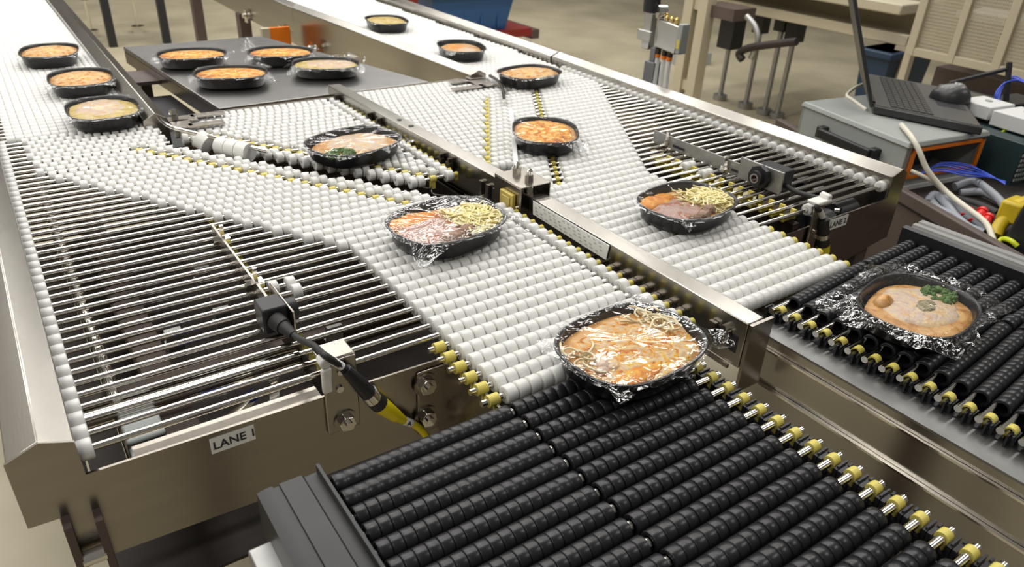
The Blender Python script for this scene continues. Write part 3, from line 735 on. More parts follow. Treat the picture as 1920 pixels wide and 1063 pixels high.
sc = obj('bracket_screw', MB().cyl((12.7, 70.0, 0.78), (12.7, 70.0, 1.1), 0.35, 6).cyl((12.7, 70.0, 1.1), (12.7, 70.0, 1.45), 0.42, 12, r1=0.3), M['chrome'], g1)

g2 = thing('tray_deflector', (44, 68, 0.46), 'slotted steel bracket with a short bent guide rod near lane 2', 'guide arm')
obj('bracket_plate', MB().box(41.5, 45.6, 70.0, 70.9, 0.55, 0.7).box(40.2, 44.2, 67.4, 68.3, 0.55, 0.7).box(43.6, 45.6, 67.4, 70.9, 0.55, 0.7).box(44.0, 46.0, 70.4, 71.6, 0.55, 0.75), M['steel'], g2, bevel=0.04)
obj('guide_rod', MB().tube([(46.5, 70.2, 0.9), (46.0, 68.0, 0.95), (45.3, 66.3, 0.95), (44.3, 64.4, 0.95), (42.2, 61.0, 0.9)], 0.19, 10), M['chrome'], g2, 60)

# ------------------------------------------------------------------ meal trays
TL, TW = 7.4, 5.8
def sup(t, e=2.75):
    c, s = math.cos(t), math.sin(t)
    return (math.copysign(abs(c)**(2/e), c)*TL/2, math.copysign(abs(s)**(2/e), s)*TW/2)
def tray_mesh():
    mb = MB(); n = 64
    lv = [(0.0, 0.0), (0.80, 0.0), (0.855, 0.06), (0.885, 0.22), (0.945, 1.08), (0.955, 1.16), (0.995, 1.19), (1.0, 1.24), (0.995, 1.30), (0.965, 1.31), (0.945, 1.25), (0.925, 1.08), (0.865, 0.25), (0.82, 0.14), (0.0, 0.14)]
    vs = []
    for sc_, z in lv:
        for i in range(n):
            x, y = sup(2*math.pi*i/n); vs.append((x*sc_, y*sc_, z))
    fs = []
    for k in range(len(lv)-1):
        for i in range(n):
            j = (i+1) % n; fs.append((k*n+i, k*n+j, (k+1)*n+j, (k+1)*n+i))
    mb.add(vs, fs)
    return mesh_of('meal_tray', mb, M['tray'], 50)
ME_TRAY = tray_mesh()

def nz(x, y, z): return noise.noise(Vector((x, y, z)))

def film_mat():
    m = bpy.data.materials.new('clear_film'); m.use_nodes = True
    nt = m.node_tree; nt.nodes.clear(); N = nt.nodes.new; L = nt.links.new
    out = N('ShaderNodeOutputMaterial'); mx = N('ShaderNodeMixShader'); mx2 = N('ShaderNodeMixShader')
    tr = N('ShaderNodeBsdfTransparent'); tr.inputs[0].default_value = (0.97, 0.97, 0.97, 1)
    gl = N('ShaderNodeBsdfGlossy'); gl.inputs['Color'].default_value = (1, 1, 1, 1); gl.inputs['Roughness'].default_value = 0.035
    lw = N('ShaderNodeLayerWeight'); lw.inputs['Blend'].default_value = 0.28
    mr = N('ShaderNodeMapRange'); mr.inputs['To Min'].default_value = 0.0025; mr.inputs['To Max'].default_value = 0.24
    tc = N('ShaderNodeTexCoord')
    n1 = N('ShaderNodeTexNoise'); n1.inputs['Scale'].default_value = 55; n1.inputs['Detail'].default_value = 2; n1.inputs['Distortion'].default_value = 1.0
    bp = N('ShaderNodeBump'); bp.inputs['Strength'].default_value = 0.3; bp.inputs['Distance'].default_value = 0.004
    L(tc.outputs['Object'], n1.inputs['Vector']); L(n1.outputs['Fac'], bp.inputs['Height'])
    L(bp.outputs[0], gl.inputs['Normal']); L(bp.outputs[0], lw.inputs['Normal'])
    L(lw.outputs['Facing'], mr.inputs['Value']); L(mr.outputs[0], mx.inputs[0])
    bs = N('ShaderNodeMapRange'); bs.inputs['From Min'].default_value = 0.75; bs.inputs['From Max'].default_value = 1.05; bs.inputs['To Min'].default_value = 0.10; bs.inputs['To Max'].default_value = 0.32
    L(bs.outputs[0], bp.inputs['Strength'])
    L(tr.outputs[0], mx.inputs[1]); L(gl.outputs[0], mx.inputs[2])
    # noise lines paint crease highlights, stronger in the loose flaps than the taut sheet
    mp = N('ShaderNodeMapping'); mp.inputs['Scale'].default_value = (1, 2.2, 1); mp.inputs['Rotation'].default_value = (0, 0, 0.7)
    n2 = N('ShaderNodeTexNoise'); n2.inputs['Scale'].default_value = 42; n2.inputs['Detail'].default_value = 3; n2.inputs['Distortion'].default_value = 1.5
    L(tc.outputs['Object'], mp.inputs[0]); L(mp.outputs[0], n2.inputs['Vector'])
    rp = N('ShaderNodeValToRGB'); cr = rp.color_ramp; cr.elements[0].position = 0.47; cr.elements[0].color = (0, 0, 0, 1)
    e = cr.elements.new(0.50); e.color = (1, 1, 1, 1); cr.elements[-1].position = 0.53; cr.elements[-1].color = (0, 0, 0, 1)
    L(n2.outputs['Fac'], rp.inputs[0])
    sc = N('ShaderNodeVectorMath'); sc.operation = 'MULTIPLY'; sc.inputs[1].default_value = (1/(3.7*U), 1/(2.9*U), 0)
    ln = N('ShaderNodeVectorMath'); ln.operation = 'LENGTH'
    L(tc.outputs['Object'], sc.inputs[0]); L(sc.outputs[0], ln.inputs[0])
    m2 = N('ShaderNodeMapRange'); m2.inputs['From Min'].default_value = 0.98; m2.inputs['From Max'].default_value = 1.2; m2.inputs['To Min'].default_value = 0.025; m2.inputs['To Max'].default_value = 0.42
    L(ln.outputs['Value'], m2.inputs['Value']); L(ln.outputs['Value'], bs.inputs['Value'])
    mu = N('ShaderNodeMath'); mu.operation = 'MULTIPLY'; L(rp.outputs[0], mu.inputs[0]); L(m2.outputs[0], mu.inputs[1])
    g2 = N('ShaderNodeBsdfGlossy'); g2.inputs['Roughness'].default_value = 0.35
    L(mu.outputs[0], mx2.inputs[0]); L(mx.outputs[0], mx2.inputs[1]); L(g2.outputs[0], mx2.inputs[2])
    L(mx2.outputs[0], out.inputs['Surface'])
    return m
M['film'] = film_mat()

def film(parent, seed, flap=(0.9, 0.7), lift=None, droop=0.55, rot=0.0):
    """a loose clear bag: taut over the rim, crumpled flaps outside it"""
    n = 96; mb = MB(); vs = []; lv = [0.0, 0.25, 0.5, 0.72, 0.88, 0.97, 1.005]; fl_ = [0.12, 0.3, 0.5, 0.75, 1.0]
    for s_ in lv:
        for i in range(n):
            x, y = sup(2*math.pi*i/n); x *= s_; y *= s_
            vs.append((x, y, 1.34 + (0.05*nz(x*0.9+seed, y*0.9, seed) + 0.05*nz(x*2.2, y*2.2+seed, 3.1)) * (1 if s_ < 0.95 else 0.3) - 0.06*(1-s_**2)))
    for q in fl_:
        for i in range(n):
            t = 2*math.pi*i/n; x, y = sup(t)
            a, b = TL/2 + flap[0], TW/2 + flap[1]
            c, s = math.cos(t), math.sin(t); k = min(a/max(abs(c), 1e-6), b/max(abs(s), 1e-6))
            k *= 0.80 + 0.25*nz(3*c + seed*1.7, 3*s, seed)
            ox, oy = c*k, s*k
            if ox*ox + oy*oy < (x*x + y*y)*1.1: ox, oy = x*1.07, y*1.07
            px, py = x + (ox-x)*q, y + (oy-y)*q
            d = math.hypot(px-x, py-y)
            w = 0.28*nz(px*1.3+seed, py*1.3, 5.5) + 0.16*nz(px*3.5, py*3.5+seed, 1.5)
            z = 1.30 - droop*d*(0.6 + 0.9*nz(2*c+9, 2*s+seed, 2.2)) + w*min(1, d*1.6)
            if lift:
                ll = sum(h*math.exp(-((((t-a0+math.pi) % (2*math.pi))-math.pi)/wd_)**2) for a0, wd_, h in lift)
                z += ll*d
            vs.append((px, py, max(z, 0.03)))
    K = len(lv) + len(fl_); fs = []
    for k in range(K-1):
        for i in range(n):
            j = (i+1) % n; fs.append((k*n+i, k*n+j, (k+1)*n+j, (k+1)*n+i))
    mb.add(vs, fs)
    return loc_obj('film_wrap', mb, M['film'], parent, 180)

def food_mat(name, cols, scale=55, seed=0.0, rough=0.42, bump=0.5, dist=0.6, grad=None):
    """cols: list of (position, colour) along a noise ramp; grad: (axis, colour ramp) mixed in along the tray"""
    m = bpy.data.materials.new(name); m.use_nodes = True; nt = m.node_tree; b = nt.nodes['Principled BSDF']; L = nt.links.new
    b.inputs['Roughness'].default_value = rough
    tc = nt.nodes.new('ShaderNodeTexCoord'); mp = nt.nodes.new('ShaderNodeMapping'); mp.inputs['Location'].default_value = (seed, seed*0.7, 0)
    L(tc.outputs['Object'], mp.inputs[0])
    n = nt.nodes.new('ShaderNodeTexNoise'); n.inputs['Scale'].default_value = scale; n.inputs['Detail'].default_value = 6; n.inputs['Distortion'].default_value = dist
    L(mp.outputs[0], n.inputs['Vector'])
    fac = n.outputs['Fac']
    if grad:
        sx = nt.nodes.new('ShaderNodeSeparateXYZ'); L(tc.outputs['Object'], sx.inputs[0])
        ma = nt.nodes.new('ShaderNodeMath'); ma.operation = 'MULTIPLY_ADD'
        L(sx.outputs['X' if grad[0] == 0 else 'Y'], ma.inputs[0]); ma.inputs[1].default_value = grad[1]
        L(n.outputs['Fac'], ma.inputs[2]); fac = ma.outputs[0]
    rp = nt.nodes.new('ShaderNodeValToRGB'); cr = rp.color_ramp
    while len(cr.elements) < len(cols): cr.elements.new(0.5)
    for e, (p, c) in zip(cr.elements, cols): e.position = p; e.color = (*c, 1)
    L(fac, rp.inputs[0]); L(rp.outputs[0], b.inputs['Base Color'])
    n2 = nt.nodes.new('ShaderNodeTexNoise'); n2.inputs['Scale'].default_value = scale*2.4; n2.inputs['Detail'].default_value = 4
    L(mp.outputs[0], n2.inputs['Vector'])
    bp = nt.nodes.new('ShaderNodeBump'); bp.inputs['Strength'].default_value = bump; bp.inputs['Distance'].default_value = 0.004
    L(n2.outputs['Fac'], bp.inputs['Height']); L(bp.outputs[0], b.inputs['Normal'])
    return m
OR = (0.78, 0.28, 0.02); OR2 = (0.60, 0.17, 0.01); YL = (0.84, 0.50, 0.06); PK = (0.64, 0.42, 0.24); CR = (0.78, 0.58, 0.33); BR = (0.30, 0.11, 0.02); MV = (0.42, 0.25, 0.20); RS = (0.36, 0.10, 0.025); SA = (0.72, 0.40, 0.16)
M['f_bake'] = food_mat('baked_cheese', [(0.30, BR), (0.39, OR2), (0.45, (0.80, 0.40, 0.04)), (0.51, PK), (0.58, CR), (0.64, YL), (0.72, OR2)], 66, 3.0, 0.52, 0.6, dist=1.0)
M['f_bake2'] = food_mat('baked_cheese_orange', [(0.30, BR), (0.38, OR2), (0.47, OR), (0.54, YL), (0.61, CR), (0.72, OR)], 58, 8.0, 0.52, 0.6, dist=1.0)
M['f_mauve'] = food_mat('mauve_sauce', [(0.30, RS), (0.40, RS), (0.45, MV), (0.58, (0.50, 0.33, 0.28)), (0.68, (0.40, 0.20, 0.13)), (0.74, RS)], 55, 1.0, 0.32, 0.3)
M['f_crust'] = food_mat('orange_cheese', [(0.3, OR2), (0.5, OR), (0.7, YL)], 60, 2.0)
M['f_noodle'] = food_mat('egg_noodle', [(0.3, (0.80, 0.68, 0.26)), (0.5, (0.88, 0.79, 0.40)), (0.7, (0.93, 0.87, 0.58))], 60, 4.0, 0.4, 0.2)
M['f_pasta'] = food_mat('cream_pasta', [(0.3, (0.74, 0.60, 0.34)), (0.5, (0.84, 0.74, 0.50)), (0.7, (0.90, 0.82, 0.62))], 60, 4.0, 0.4, 0.2)
M['f_meat'] = food_mat('meatball', [(0.3, (0.16, 0.09, 0.055)), (0.5, (0.34, 0.20, 0.13)), (0.7, (0.44, 0.30, 0.22))], 90, 5.0, 0.4, 0.9)
M['f_frost'] = food_mat('pale_sauce', [(0.3, SA), (0.42, CR), (0.55, (0.66, 0.52, 0.44)), (0.70, SA)], 60, 6.0, 0.35, 0.4)
M['f_gravy'] = food_mat('orange_gravy', [(0.3, (0.36, 0.15, 0.03)), (0.45, (0.60, 0.29, 0.07)), (0.58, SA), (0.7, (0.74, 0.46, 0.17))], 50, 7.0, 0.35, 0.4)
M['f_green'] = food_mat('broccoli', [(0.3, (0.04, 0.09, 0.02)), (0.5, (0.11, 0.22, 0.05)), (0.7, (0.24, 0.36, 0.12))], 140, 2.0, 0.5, 1.0)
M['f_herb'] = food_mat('herb_patch', [(0.3, (0.16, 0.14, 0.06)), (0.5, (0.34, 0.29, 0.17)), (0.7, (0.55, 0.47, 0.36))], 160, 2.0, 0.5, 0.8)
M['f_yellow'] = food_mat('yellow_pasta', [(0.3, (0.45, 0.28, 0.04)), (0.5, (0.70, 0.52, 0.16)), (0.66, (0.76, 0.62, 0.34))], 50, 9.0, 0.3, 0.7)

def blob(name, parent, cx, cy, rx_, ry_, z0, hh, m, seed, n=40, rings=8, ragged=0.18, fit=False):
    """a lump of food: a ragged-edged mound"""
    mb = MB(); vs = []
    for k in range(rings+1):
        f = k/rings
        for i in range(n):
            t = 2*math.pi*i/n
            if fit: x, y = sup(t, 2.6); x *= rx_/(TL/2); y *= ry_/(TW/2)
            else: x, y = rx_*math.cos(t), ry_*math.sin(t)
            e = 1 + ragged*(nz(2.2*math.cos(t)+seed, 2.2*math.sin(t), seed) + 0.6*nz(6*math.cos(t), 6*math.sin(t)+seed, 1.0))
            x, y = cx + x*f*e, cy + y*f*e
            z = z0 + hh*(1-f**2.2) + 0.13*hh*0.9*nz(x*1.6+seed, y*1.6, 0.3) + 0.09*nz(x*4+seed, y*4, 0.9)*min(1, hh*3) * (1-f*0.7)
            if f == 1: z = z0 - 0.12
            # stay inside the tray walls
            kf = min(0.93, 0.855 + 0.078*(z-0.25)/0.83)
            q = (abs(x/(TL/2*kf))**2.75 + abs(y/(TW/2*kf))**2.75)
            if q > 1: s = q**(-1/2.75); x *= s; y *= s
            vs.append((x, y, z))
    fs = []
    for k in range(rings):
        for i in range(n):
            j = (i+1) % n; fs.append((k*n+i, k*n+j, (k+1)*n+j, (k+1)*n+i))
    mb.add(vs, fs)
    return loc_obj(name, mb, m, parent, 70)

def noodles(parent, cx, cy, rx_, ry_, z0, count, seed, m='f_noodle'):
    r = random.Random(seed); mb = MB()
    for i in range(count):
        a = r.uniform(0, 6.28); d = math.sqrt(r.random()); x = cx + rx_*d*math.cos(a); y = cy + ry_*d*math.sin(a)
        hd = r.uniform(0, 6.28); cv = r.uniform(-2.6, 2.6); pts = []; z = z0 + 0.33*(1-d*d) + r.uniform(-0.05, 0.12)
        for k in range(6):
            q = (abs(x/(TL/2*0.91))**2.75 + abs(y/(TW/2*0.91))**2.75)
            if q > 1: s = q**(-1/2.75); x *= s; y *= s
            pts.append((x, y, z + 0.07*math.sin(k*1.3+i))); x += 0.30*math.cos(hd); y += 0.30*math.sin(hd); hd += cv*0.4
        mb.tube(pts, 0.06, 5, 2)
    return loc_obj('noodles', mb, M[m], parent, 80, kind='stuff')

def lump(name, parent, c, r_, m, seed, sq=(1, 1, 0.85)):
    mb = MB(); n, k = 16, 10; vs = []
    for j in range(k+1):
        ph = math.pi*j/k
        for i in range(n):
            t = 2*math.pi*i/n; d = Vector((math.sin(ph)*math.cos(t), math.sin(ph)*math.sin(t), math.cos(ph)))
            e = r_*(1 + 0.14*nz(d.x*2+seed, d.y*2, d.z*2) + 0.08*nz(d.x*6, d.y*6+seed, d.z*6))
            vs.append((c[0]+d.x*e*sq[0], c[1]+d.y*e*sq[1], c[2]+d.z*e*sq[2]))
    fs = [(j*n+i, (j+1)*n+i, (j+1)*n+(i+1) % n, j*n+(i+1) % n) for j in range(k) for i in range(n)]
    mb.add(vs, fs)
    return loc_obj(name, mb, m, parent, 80)

def floret(parent, c, r_, seed):
    mb = MB(); r = random.Random(seed)
    for q in range(16):
        a = r.uniform(0, 6.28); d = r_*math.sqrt(r.random()); cc = (c[0]+d*math.cos(a), c[1]+d*math.sin(a), c[2] + r.uniform(0, 0.18) - d*0.15)
        rr = r_*r.uniform(0.3, 0.45); n, k = 8, 5; vs = []
        for j in range(k+1):
            for i in range(n):
                ph = math.pi*j/k; t = 2*math.pi*i/n
                vs.append((cc[0]+rr*math.sin(ph)*math.cos(t), cc[1]+rr*math.sin(ph)*math.sin(t), cc[2]+rr*math.cos(ph)))
        mb.add(vs, [(j*n+i, (j+1)*n+i, (j+1)*n+(i+1) % n, j*n+(i+1) % n) for j in range(k) for i in range(n)])
    return loc_obj('broccoli_floret', mb, M['f_green'], parent, 80)

def food_bake(t, seed, m='f_bake', near=False, fr=(0, -1)):
    blob('sauce', t, fr[0]*0.08, fr[1]*0.08, 3.45, 2.70, 1.10 if not near else 0.95, 0.06, M['f_gravy'], seed, fit=True, ragged=0.0)
    blob('baked_topping', t, fr[0]*0.24, fr[1]*0.24, 3.42, 2.45, 1.13 if not near else 0.98, 0.17 if not near else 0.25, M[m], seed+1, 72, 18, 0.07)
    if near:
        noodles(t, 2.55, 0.55, 0.45, 1.1, 1.0, 24, seed, 'f_pasta'); noodles(t, -2.8, 0.55, 0.25, 0.7, 0.98, 10, seed+2, 'f_pasta')
        blob('cheese_patch', t, -1.3, -1.85, 1.6, 0.55, 1.08, 0.14, M['f_crust'], seed+3, ragged=0.35)
        for i, (x, y, r_) in enumerate(((-2.3, -0.35, 0.36), (-2.65, -0.7, 0.30), (-2.0, -0.75, 0.28), (-2.4, -0.05, 0.26))): lump('chicken_piece', t, (x, y, 1.08), r_, M['f_frost'], seed+i, (1.2, 1, 0.6))

def food_meatball(t, seed):
    blob('sauce', t, -0.2, -0.15, 3.3, 2.62, 0.88, 0.06, M['f_gravy'], seed, fit=True, ragged=0.0)
    blob('mauve_sauce', t, -1.3, -0.3, 2.2, 1.95, 0.92, 0.28, M['f_mauve'], seed+1, 48, 12, 0.12)
    blob('orange_cheese', t, -1.5, 1.55, 1.85, 0.85, 1.02, 0.24, M['f_crust'], seed+2, 64, 8, 0.34)
    noodles(t, 1.75, -0.65, 1.45, 1.5, 1.0, 190, seed+3)
    blob('noodle_base', t, 1.75, -0.65, 1.6, 1.75, 0.90, 0.25, M['f_noodle'], seed+4)
    for i, (x, y, r_) in enumerate(((-0.85, -2.0, 0.52), (0.2, -1.65, 0.52), (-1.8, -1.95, 0.42))): lump('meatball', t, (x, y, 1.0), r_, M['f_meat'], seed+i)

def food_green(t, seed, gx=-2.35, gy=-1.25):
    blob('gravy', t, 0, -0.15, 3.3, 2.55, 0.90, 0.08, M['f_gravy'], seed, fit=True, ragged=0.03)
    blob('pale_sauce', t, 0.35, 0.0, 2.6, 2.05, 0.96, 0.26, M['f_frost'], seed+1, 56, 12, 0.15)
    for i in range(9):
        a = i*0.72; floret(t, (gx + 0.72*math.cos(a), gy + 0.62*math.sin(a), 1.02), 0.38, seed*10+i)

TR = [  # name of the filling, centre, angle in degrees, label, seed, flaps, lift
 ('bake', (6.18, 97.4), 80, 'black tray of golden baked food, farthest of three in the left row', 11, (0.35, 0.3), None),
 ('bake', (7.40, 84.0), 85, 'black tray of orange baked food, middle of three in the left row', 12, (0.8, 0.6), None),
 ('pale', (7.49, 72.3), 88, 'black tray with pale pink sauce and yellow pasta, nearest in the left row', 13, (0.7, 0.7), None),
 ('bake2', (19.55, 90.75), -15, 'black wrapped tray at the far left of the steel table', 14, (1.1, 0.6), [(0.3, 0.5, 0.5)]),
 ('bake2', (28.76, 87.91), -18, 'black wrapped tray at the back of the steel table, film corner standing up', 15, (1.2, 0.8), [(2.6, 0.5, 1.5)]),
 ('bake2', (20.93, 80.7), -20, 'black wrapped tray at the front left of the steel table, film hanging over both ends', 16, (1.2, 0.6), None),
 ('pale', (31.26, 80.42), -22, 'black wrapped tray on the steel table nearest the far infeed, film peak raised', 17, (1.3, 0.7), [(1.2, 0.35, 1.6), (0.15, 0.3, 1.2)]),
 ('pasta', (48.81, 100.9), 79, 'black tray of yellow pasta, farthest on the far infeed', 18, (0.4, 0.3), None),
 ('pool', (49.6, 81.6), 73, 'black tray with an orange sauce pool, second on the far infeed', 19, (0.9, 0.5), None),
 ('bake', (49.73, 67.15), 8, 'black tray of golden noodles with pointed ends beside the short bent rod', 20, (0.25, 0.2), None),
 ('bake2', (38.68, 49.47), 57, 'turned black tray of bright orange baked cheese on lane 2', 21, (1.0, 0.8), None),
 ('meat', (38.12, 32.07), 8, 'black tray of orange cheese, meatballs and noodles on lane 2 beside the round-nosed sensor', 22, (0.7, 0.5), None),
 ('green', (22.98, 54.38), 16, 'black tray with broccoli and salmon-coloured sauce against the divider rail', 23, (1.2, 0.8), None),
 ('meat', (21.77, 37.38), 9, 'black tray of meatballs in mauve sauce with noodles in the middle of lane 1', 24, (1.0, 0.7), None),
 ('bakenear', (22.42, 20.81), 5, 'large front black tray of creamy baked pasta passing onto the black rollers', 25, (1.0, 0.9), None),
 ('greenD', (38.66, 15.43), 10, 'black wrapped tray of gravy and greens on the black rollers at right', 26, (2.1, 1.7), None),
]
for kind, (x, y), deg, label, seed, flap, lift in TR:
    zt = 0.31 if 14.6 < x < 40 and y > 74 else RR + 0.01
    t = thing('meal_tray', (x, y, zt), label, 'meal tray', 'wrapped ready meals in black trays', math.radians(deg))
    if kind == 'meat' and 21 < x < 22: t.scale = (1.05, 1.05, 1.05)
    if kind == 'bakenear': t.scale = (1.03, 1.03, 1.03)
    if kind == 'green' and x < 30: t.scale = (1.06, 1.06, 1.0)
    if kind == 'greenD': t.scale = (0.97, 0.97, 1.0)
    b = bpy.data.objects.new('tray_body', ME_TRAY); C.objects.link(b); b.parent = t
    th_ = math.radians(deg); dl = math.hypot(x, y); fx, fy = -x/dl, -y/dl
    fr = (fx*math.cos(th_) + fy*math.sin(th_), -fx*math.sin(th_) + fy*math.cos(th_))   # towards the near side, in tray coordinates
    if kind in ('bake', 'bake2'): food_bake(t, seed, 'f_' + kind, False, fr)
    elif kind == 'bakenear': food_bake(t, seed, 'f_bake', True)
    elif kind == 'meat': food_meatball(t, seed)
    elif kind == 'green': food_green(t, seed)
    elif kind == 'greenD':
        food_green(t, seed, 2.35, -0.35); blob('herb_patch', t, 0.2, -0.35, 0.8, 0.5, 1.25, 0.05, M['f_herb'], seed)
        lump('potato_wedge', t, (-0.9, 1.55, 1.0), 0.6, M['f_gravy'], seed, (1.2, 0.8, 0.7))
    elif kind == 'pool':
        blob('gravy', t, fr[0]*0.2, fr[1]*0.2, 3.1, 2.4, 0.98, 0.12, M['f_gravy'], seed, fit=True, ragged=0.06)
        blob('orange_sauce', t, 0.3, 0.6, 1.5, 1.2, 1.06, 0.18, M['f_crust'], seed+1, ragged=0.2)
        blob('pale_sauce', t, -1.3, -0.4, 1.3, 1.3, 1.05, 0.16, M['f_frost'], seed+2)
    elif kind == 'pasta':
        blob('pasta_bake', t, fr[0]*0.15, fr[1]*0.15, 3.45, 2.65, 1.1, 0.16, M['f_yellow'], seed, fit=True, ragged=0.06)
    elif kind == 'pale':
        blob('pasta_bake', t, fr[0]*0.15, fr[1]*0.15, 3.45, 2.65, 1.1, 0.08, M['f_yellow'], seed, fit=True, ragged=0.05)
        blob('pale_sauce', t, 0.5, 0.1, 2.7, 2.05, 1.13, 0.15, M['f_frost'], seed+1, 48, 10, 0.16)
    film(t, seed*1.37, flap, lift, 0.22 if kind == 'greenD' else 0.5)

# ------------------------------------------------------------------ beyond the conveyors
def tub(name, corners_top, corners_bot, m, parent=None, bevel=0): return obj(name, MB().hexa(list(corners_bot) + list(corners_top)), m, parent, 30, bevel=bevel)

# work stand behind the left infeed
ws = thing('work_stand', (42, 288, FL), 'black work stand with levelling feet behind the steel table', 'stand')
for x, y in ((36.0, 278), (52.5, 277.6)): obj('leg', MB().box(x-1.2, x+1.2, y-1.2, y+1.2, FL, 4), M['black'], ws)
for x, y in ((32.7, 297), (47.8, 299)):
    l = obj('leg', MB().box(x-1.0, x+1.0, y-1, y+1, FL+12, 4), M['black'], ws)
    obj('levelling_foot', MB().cyl((x, y, FL+2), (x, y, FL+12), 0.5).cyl((x, y, FL), (x, y, FL+2.2), 2.2, 14), M['chrome'], l)
obj('cross_bar', MB().bar((32.7, 297, -14), (36, 278, -14), 1.6, 4).bar((47.8, 299, -14), (52.5, 277.6, -14), 1.6, 4), M['brown'], ws)
obj('shelf', MB().box(31, 54, 277, 300, 4, 6), M['brown'], ws)

op = thing('orange_board', at(520, 80, 1, 118), 'orange board leaning under the far infeed rail', 'board')
p = at(503, 52, 1, 118); q = at(545, 84, 1, 118)
obj('board', MB().box(p.x, q.x, 117.6, 118.2, FL, p.z), M['orange'], op)
obj('board_edge', MB().box(p.x-1.2, p.x, 117.4, 118.4, FL, p.z), M['beige'], op)

# blue tote on a red cart
ct = thing('cart', (132, 195, FL), 'low red cart carrying the blue tote beyond the right rail', 'cart')
p0 = at(812, 50, 1, 200); p1 = at(940, 52, 1, 200)
zc = p1.z
obj('deck', MB().box(p0.x-6, p1.x+9, 196, 218, zc-2.4, zc-0.05), M['red'], ct)
obj('push_bar', MB().box(p0.x-9.5, p0.x-6, 198, 201, zc-3, zc+24), M['red'], ct)
obj('bumper', MB().box(p1.x+9, p1.x+12, 196, 218, zc-3.4, zc-0.6), M['brown'], ct)
for x in (p0.x-3, p1.x+6):
    for y in (194, 214): obj('caster', MB().cyl((x-1, y, FL+2.4), (x+1, y, FL+2.4), 2.4, 16).box(x-0.8, x+0.8, y-0.8, y+0.8, FL+3, zc-3.4), M['rubber'], ct)
tt = thing('storage_tote', ((p0.x+p1.x)/2, 205, zc), 'blue plastic tote with a rim on the red cart', 'tote')
tub('tote_shell', [(p0.x-3, 196, zc+14), (p1.x+3, 196, zc+14), (p1.x+3, 217, zc+14), (p0.x-3, 217, zc+14)], [(p0.x, 198, zc), (p1.x, 198, zc), (p1.x, 215, zc), (p0.x, 215, zc)], M['blue_bin'], tt)
obj('tote_rim', MB().box(p0.x-4, p1.x+4, 195, 218, zc+10.5, zc+12), M['blue_bin'], tt, bevel=0.4)
obj('tote_rim', MB().box(p0.x-4.4, p1.x+4.4, 194.5, 218.5, zc+14, zc+15.2), M['blue_bin'], tt, bevel=0.4)
for i in range(4):
    x = p0.x + (p1.x-p0.x)*(i+0.5)/4; obj('tote_rib', MB().box(x-0.4, x+0.4, 197.2, 198.4, zc+1, zc+10.5), M['blue_bin'], tt)

# air manifold post beyond the right rail
ap = thing('air_manifold', (66, 64, FL), 'pneumatic manifold on a grey post with brass fittings and three white tubes', 'manifold')
obj('post', MB().box(65.2, 66.8, 63.4, 65.0, FL, 2.0).box(65.5, 66.5, 63.8, 64.6, 2.0, 3.6), mat('post_grey', (0.22, 0.22, 0.235), 0.45), ap, bevel=0.1)
obj('slide', MB().box(65.4, 66.4, 64.9, 66.1, 3.2, 7.4).box(65.0, 65.4, 64.4, 66.6, 4.2, 5.4), M['silver_perf'], ap, bevel=0.1)
obj('knob', MB().cyl((66, 65.7, 7.4), (66, 65.9, 10.5), 1.0, 18), M['black'], ap)
obj('gauge', MB().cyl((65.4, 64.2, 7.7), (66.4, 63.8, 7.7), 0.75, 18), M['chrome'], ap)
blk = obj('valve_block', MB().hexa([(65.6, 64.2, 3.7), (65.6, 60.8, 3.4), (66.6, 60.8, 3.4), (66.6, 64.2, 3.7), (65.6, 64.1, 6.9), (65.6, 60.6, 6.6), (66.6, 60.6, 6.6), (66.6, 64.1, 6.9)]), M['silver_perf'], ap, bevel=0.15)
obj('end_cap', MB().box(65.5, 66.7, 60.0, 60.7, 3.6, 6.9), M['cab_grey'], blk, bevel=0.1)
obj('port_label', MB().box(65.45, 65.5, 60.1, 60.6, 4.2, 5.2), M['yellow'], blk)
for y in (61.5, 62.3, 63.1):
    obj('brass_fitting', MB().cyl((66.1, y, 6.7), (66.1, y, 7.2), 0.25, 10).cyl((66.1, y, 7.2), (66.1, y, 7.45), 0.32, 10, r1=0.2), M['brass'], blk)
for i, y in enumerate((63.5, 62.5, 61.6)):
    f = obj('tube_fitting', MB().cyl((65.8, y, 3.6), (65.8, y, 3.0), 0.33, 12), M['dark_steel'], blk)
    obj('release_ring', MB().cyl((65.8, y, 3.0), (65.8, y, 2.6), 0.32, 12), M['orange'], f)
    cable('air_tube', [(65.8, y, 2.8), (65.7, y-0.1, 0.5), (65.5, y-0.4, -2.0), (65.3, y-0.6, -8)], 0.27, 'white_panel', ap)

# enclosure on a cart, with the laptop
ZT = -1.0
F = at(1705, 268, 2, ZT); Lb = at(1508, 190, 2, ZT); Rr = at(1855, 245, 2, ZT); Bk = Lb + Rr - F
zb = -6.0
cart = thing('electronics_cart', (90, 35, FL), 'brown trolley holding the grey control cabinet and its cables', 'trolley')
c0 = at(1668, 352, 2, zb+0.3); c1 = at(1855, 460, 2, zb+0.3)
e = (c1-c0).normalized(); c2 = c1 + e*14; nrm = Vector((-e.y, e.x, 0)); nrm = nrm if nrm.x > 0 else -nrm
cb = c0 - e*22
obj('shelf', MB().hexa([cb + Vector((0, 0, -1)), c2 + Vector((0, 0, -1)), c2 + nrm*42 + Vector((0, 0, -1)), cb + nrm*42 + Vector((0, 0, -1)), cb + Vector((0, 0, -0.5)), c2 + Vector((0, 0, -0.5)), c2 + nrm*42 + Vector((0, 0, -0.5)), cb + nrm*42 + Vector((0, 0, -0.5))]), M['pan'], cart)
obj('rim_bar', MB().bar(cb, c2, 0.9, 1.3), M['brown'], cart, bevel=0.15)
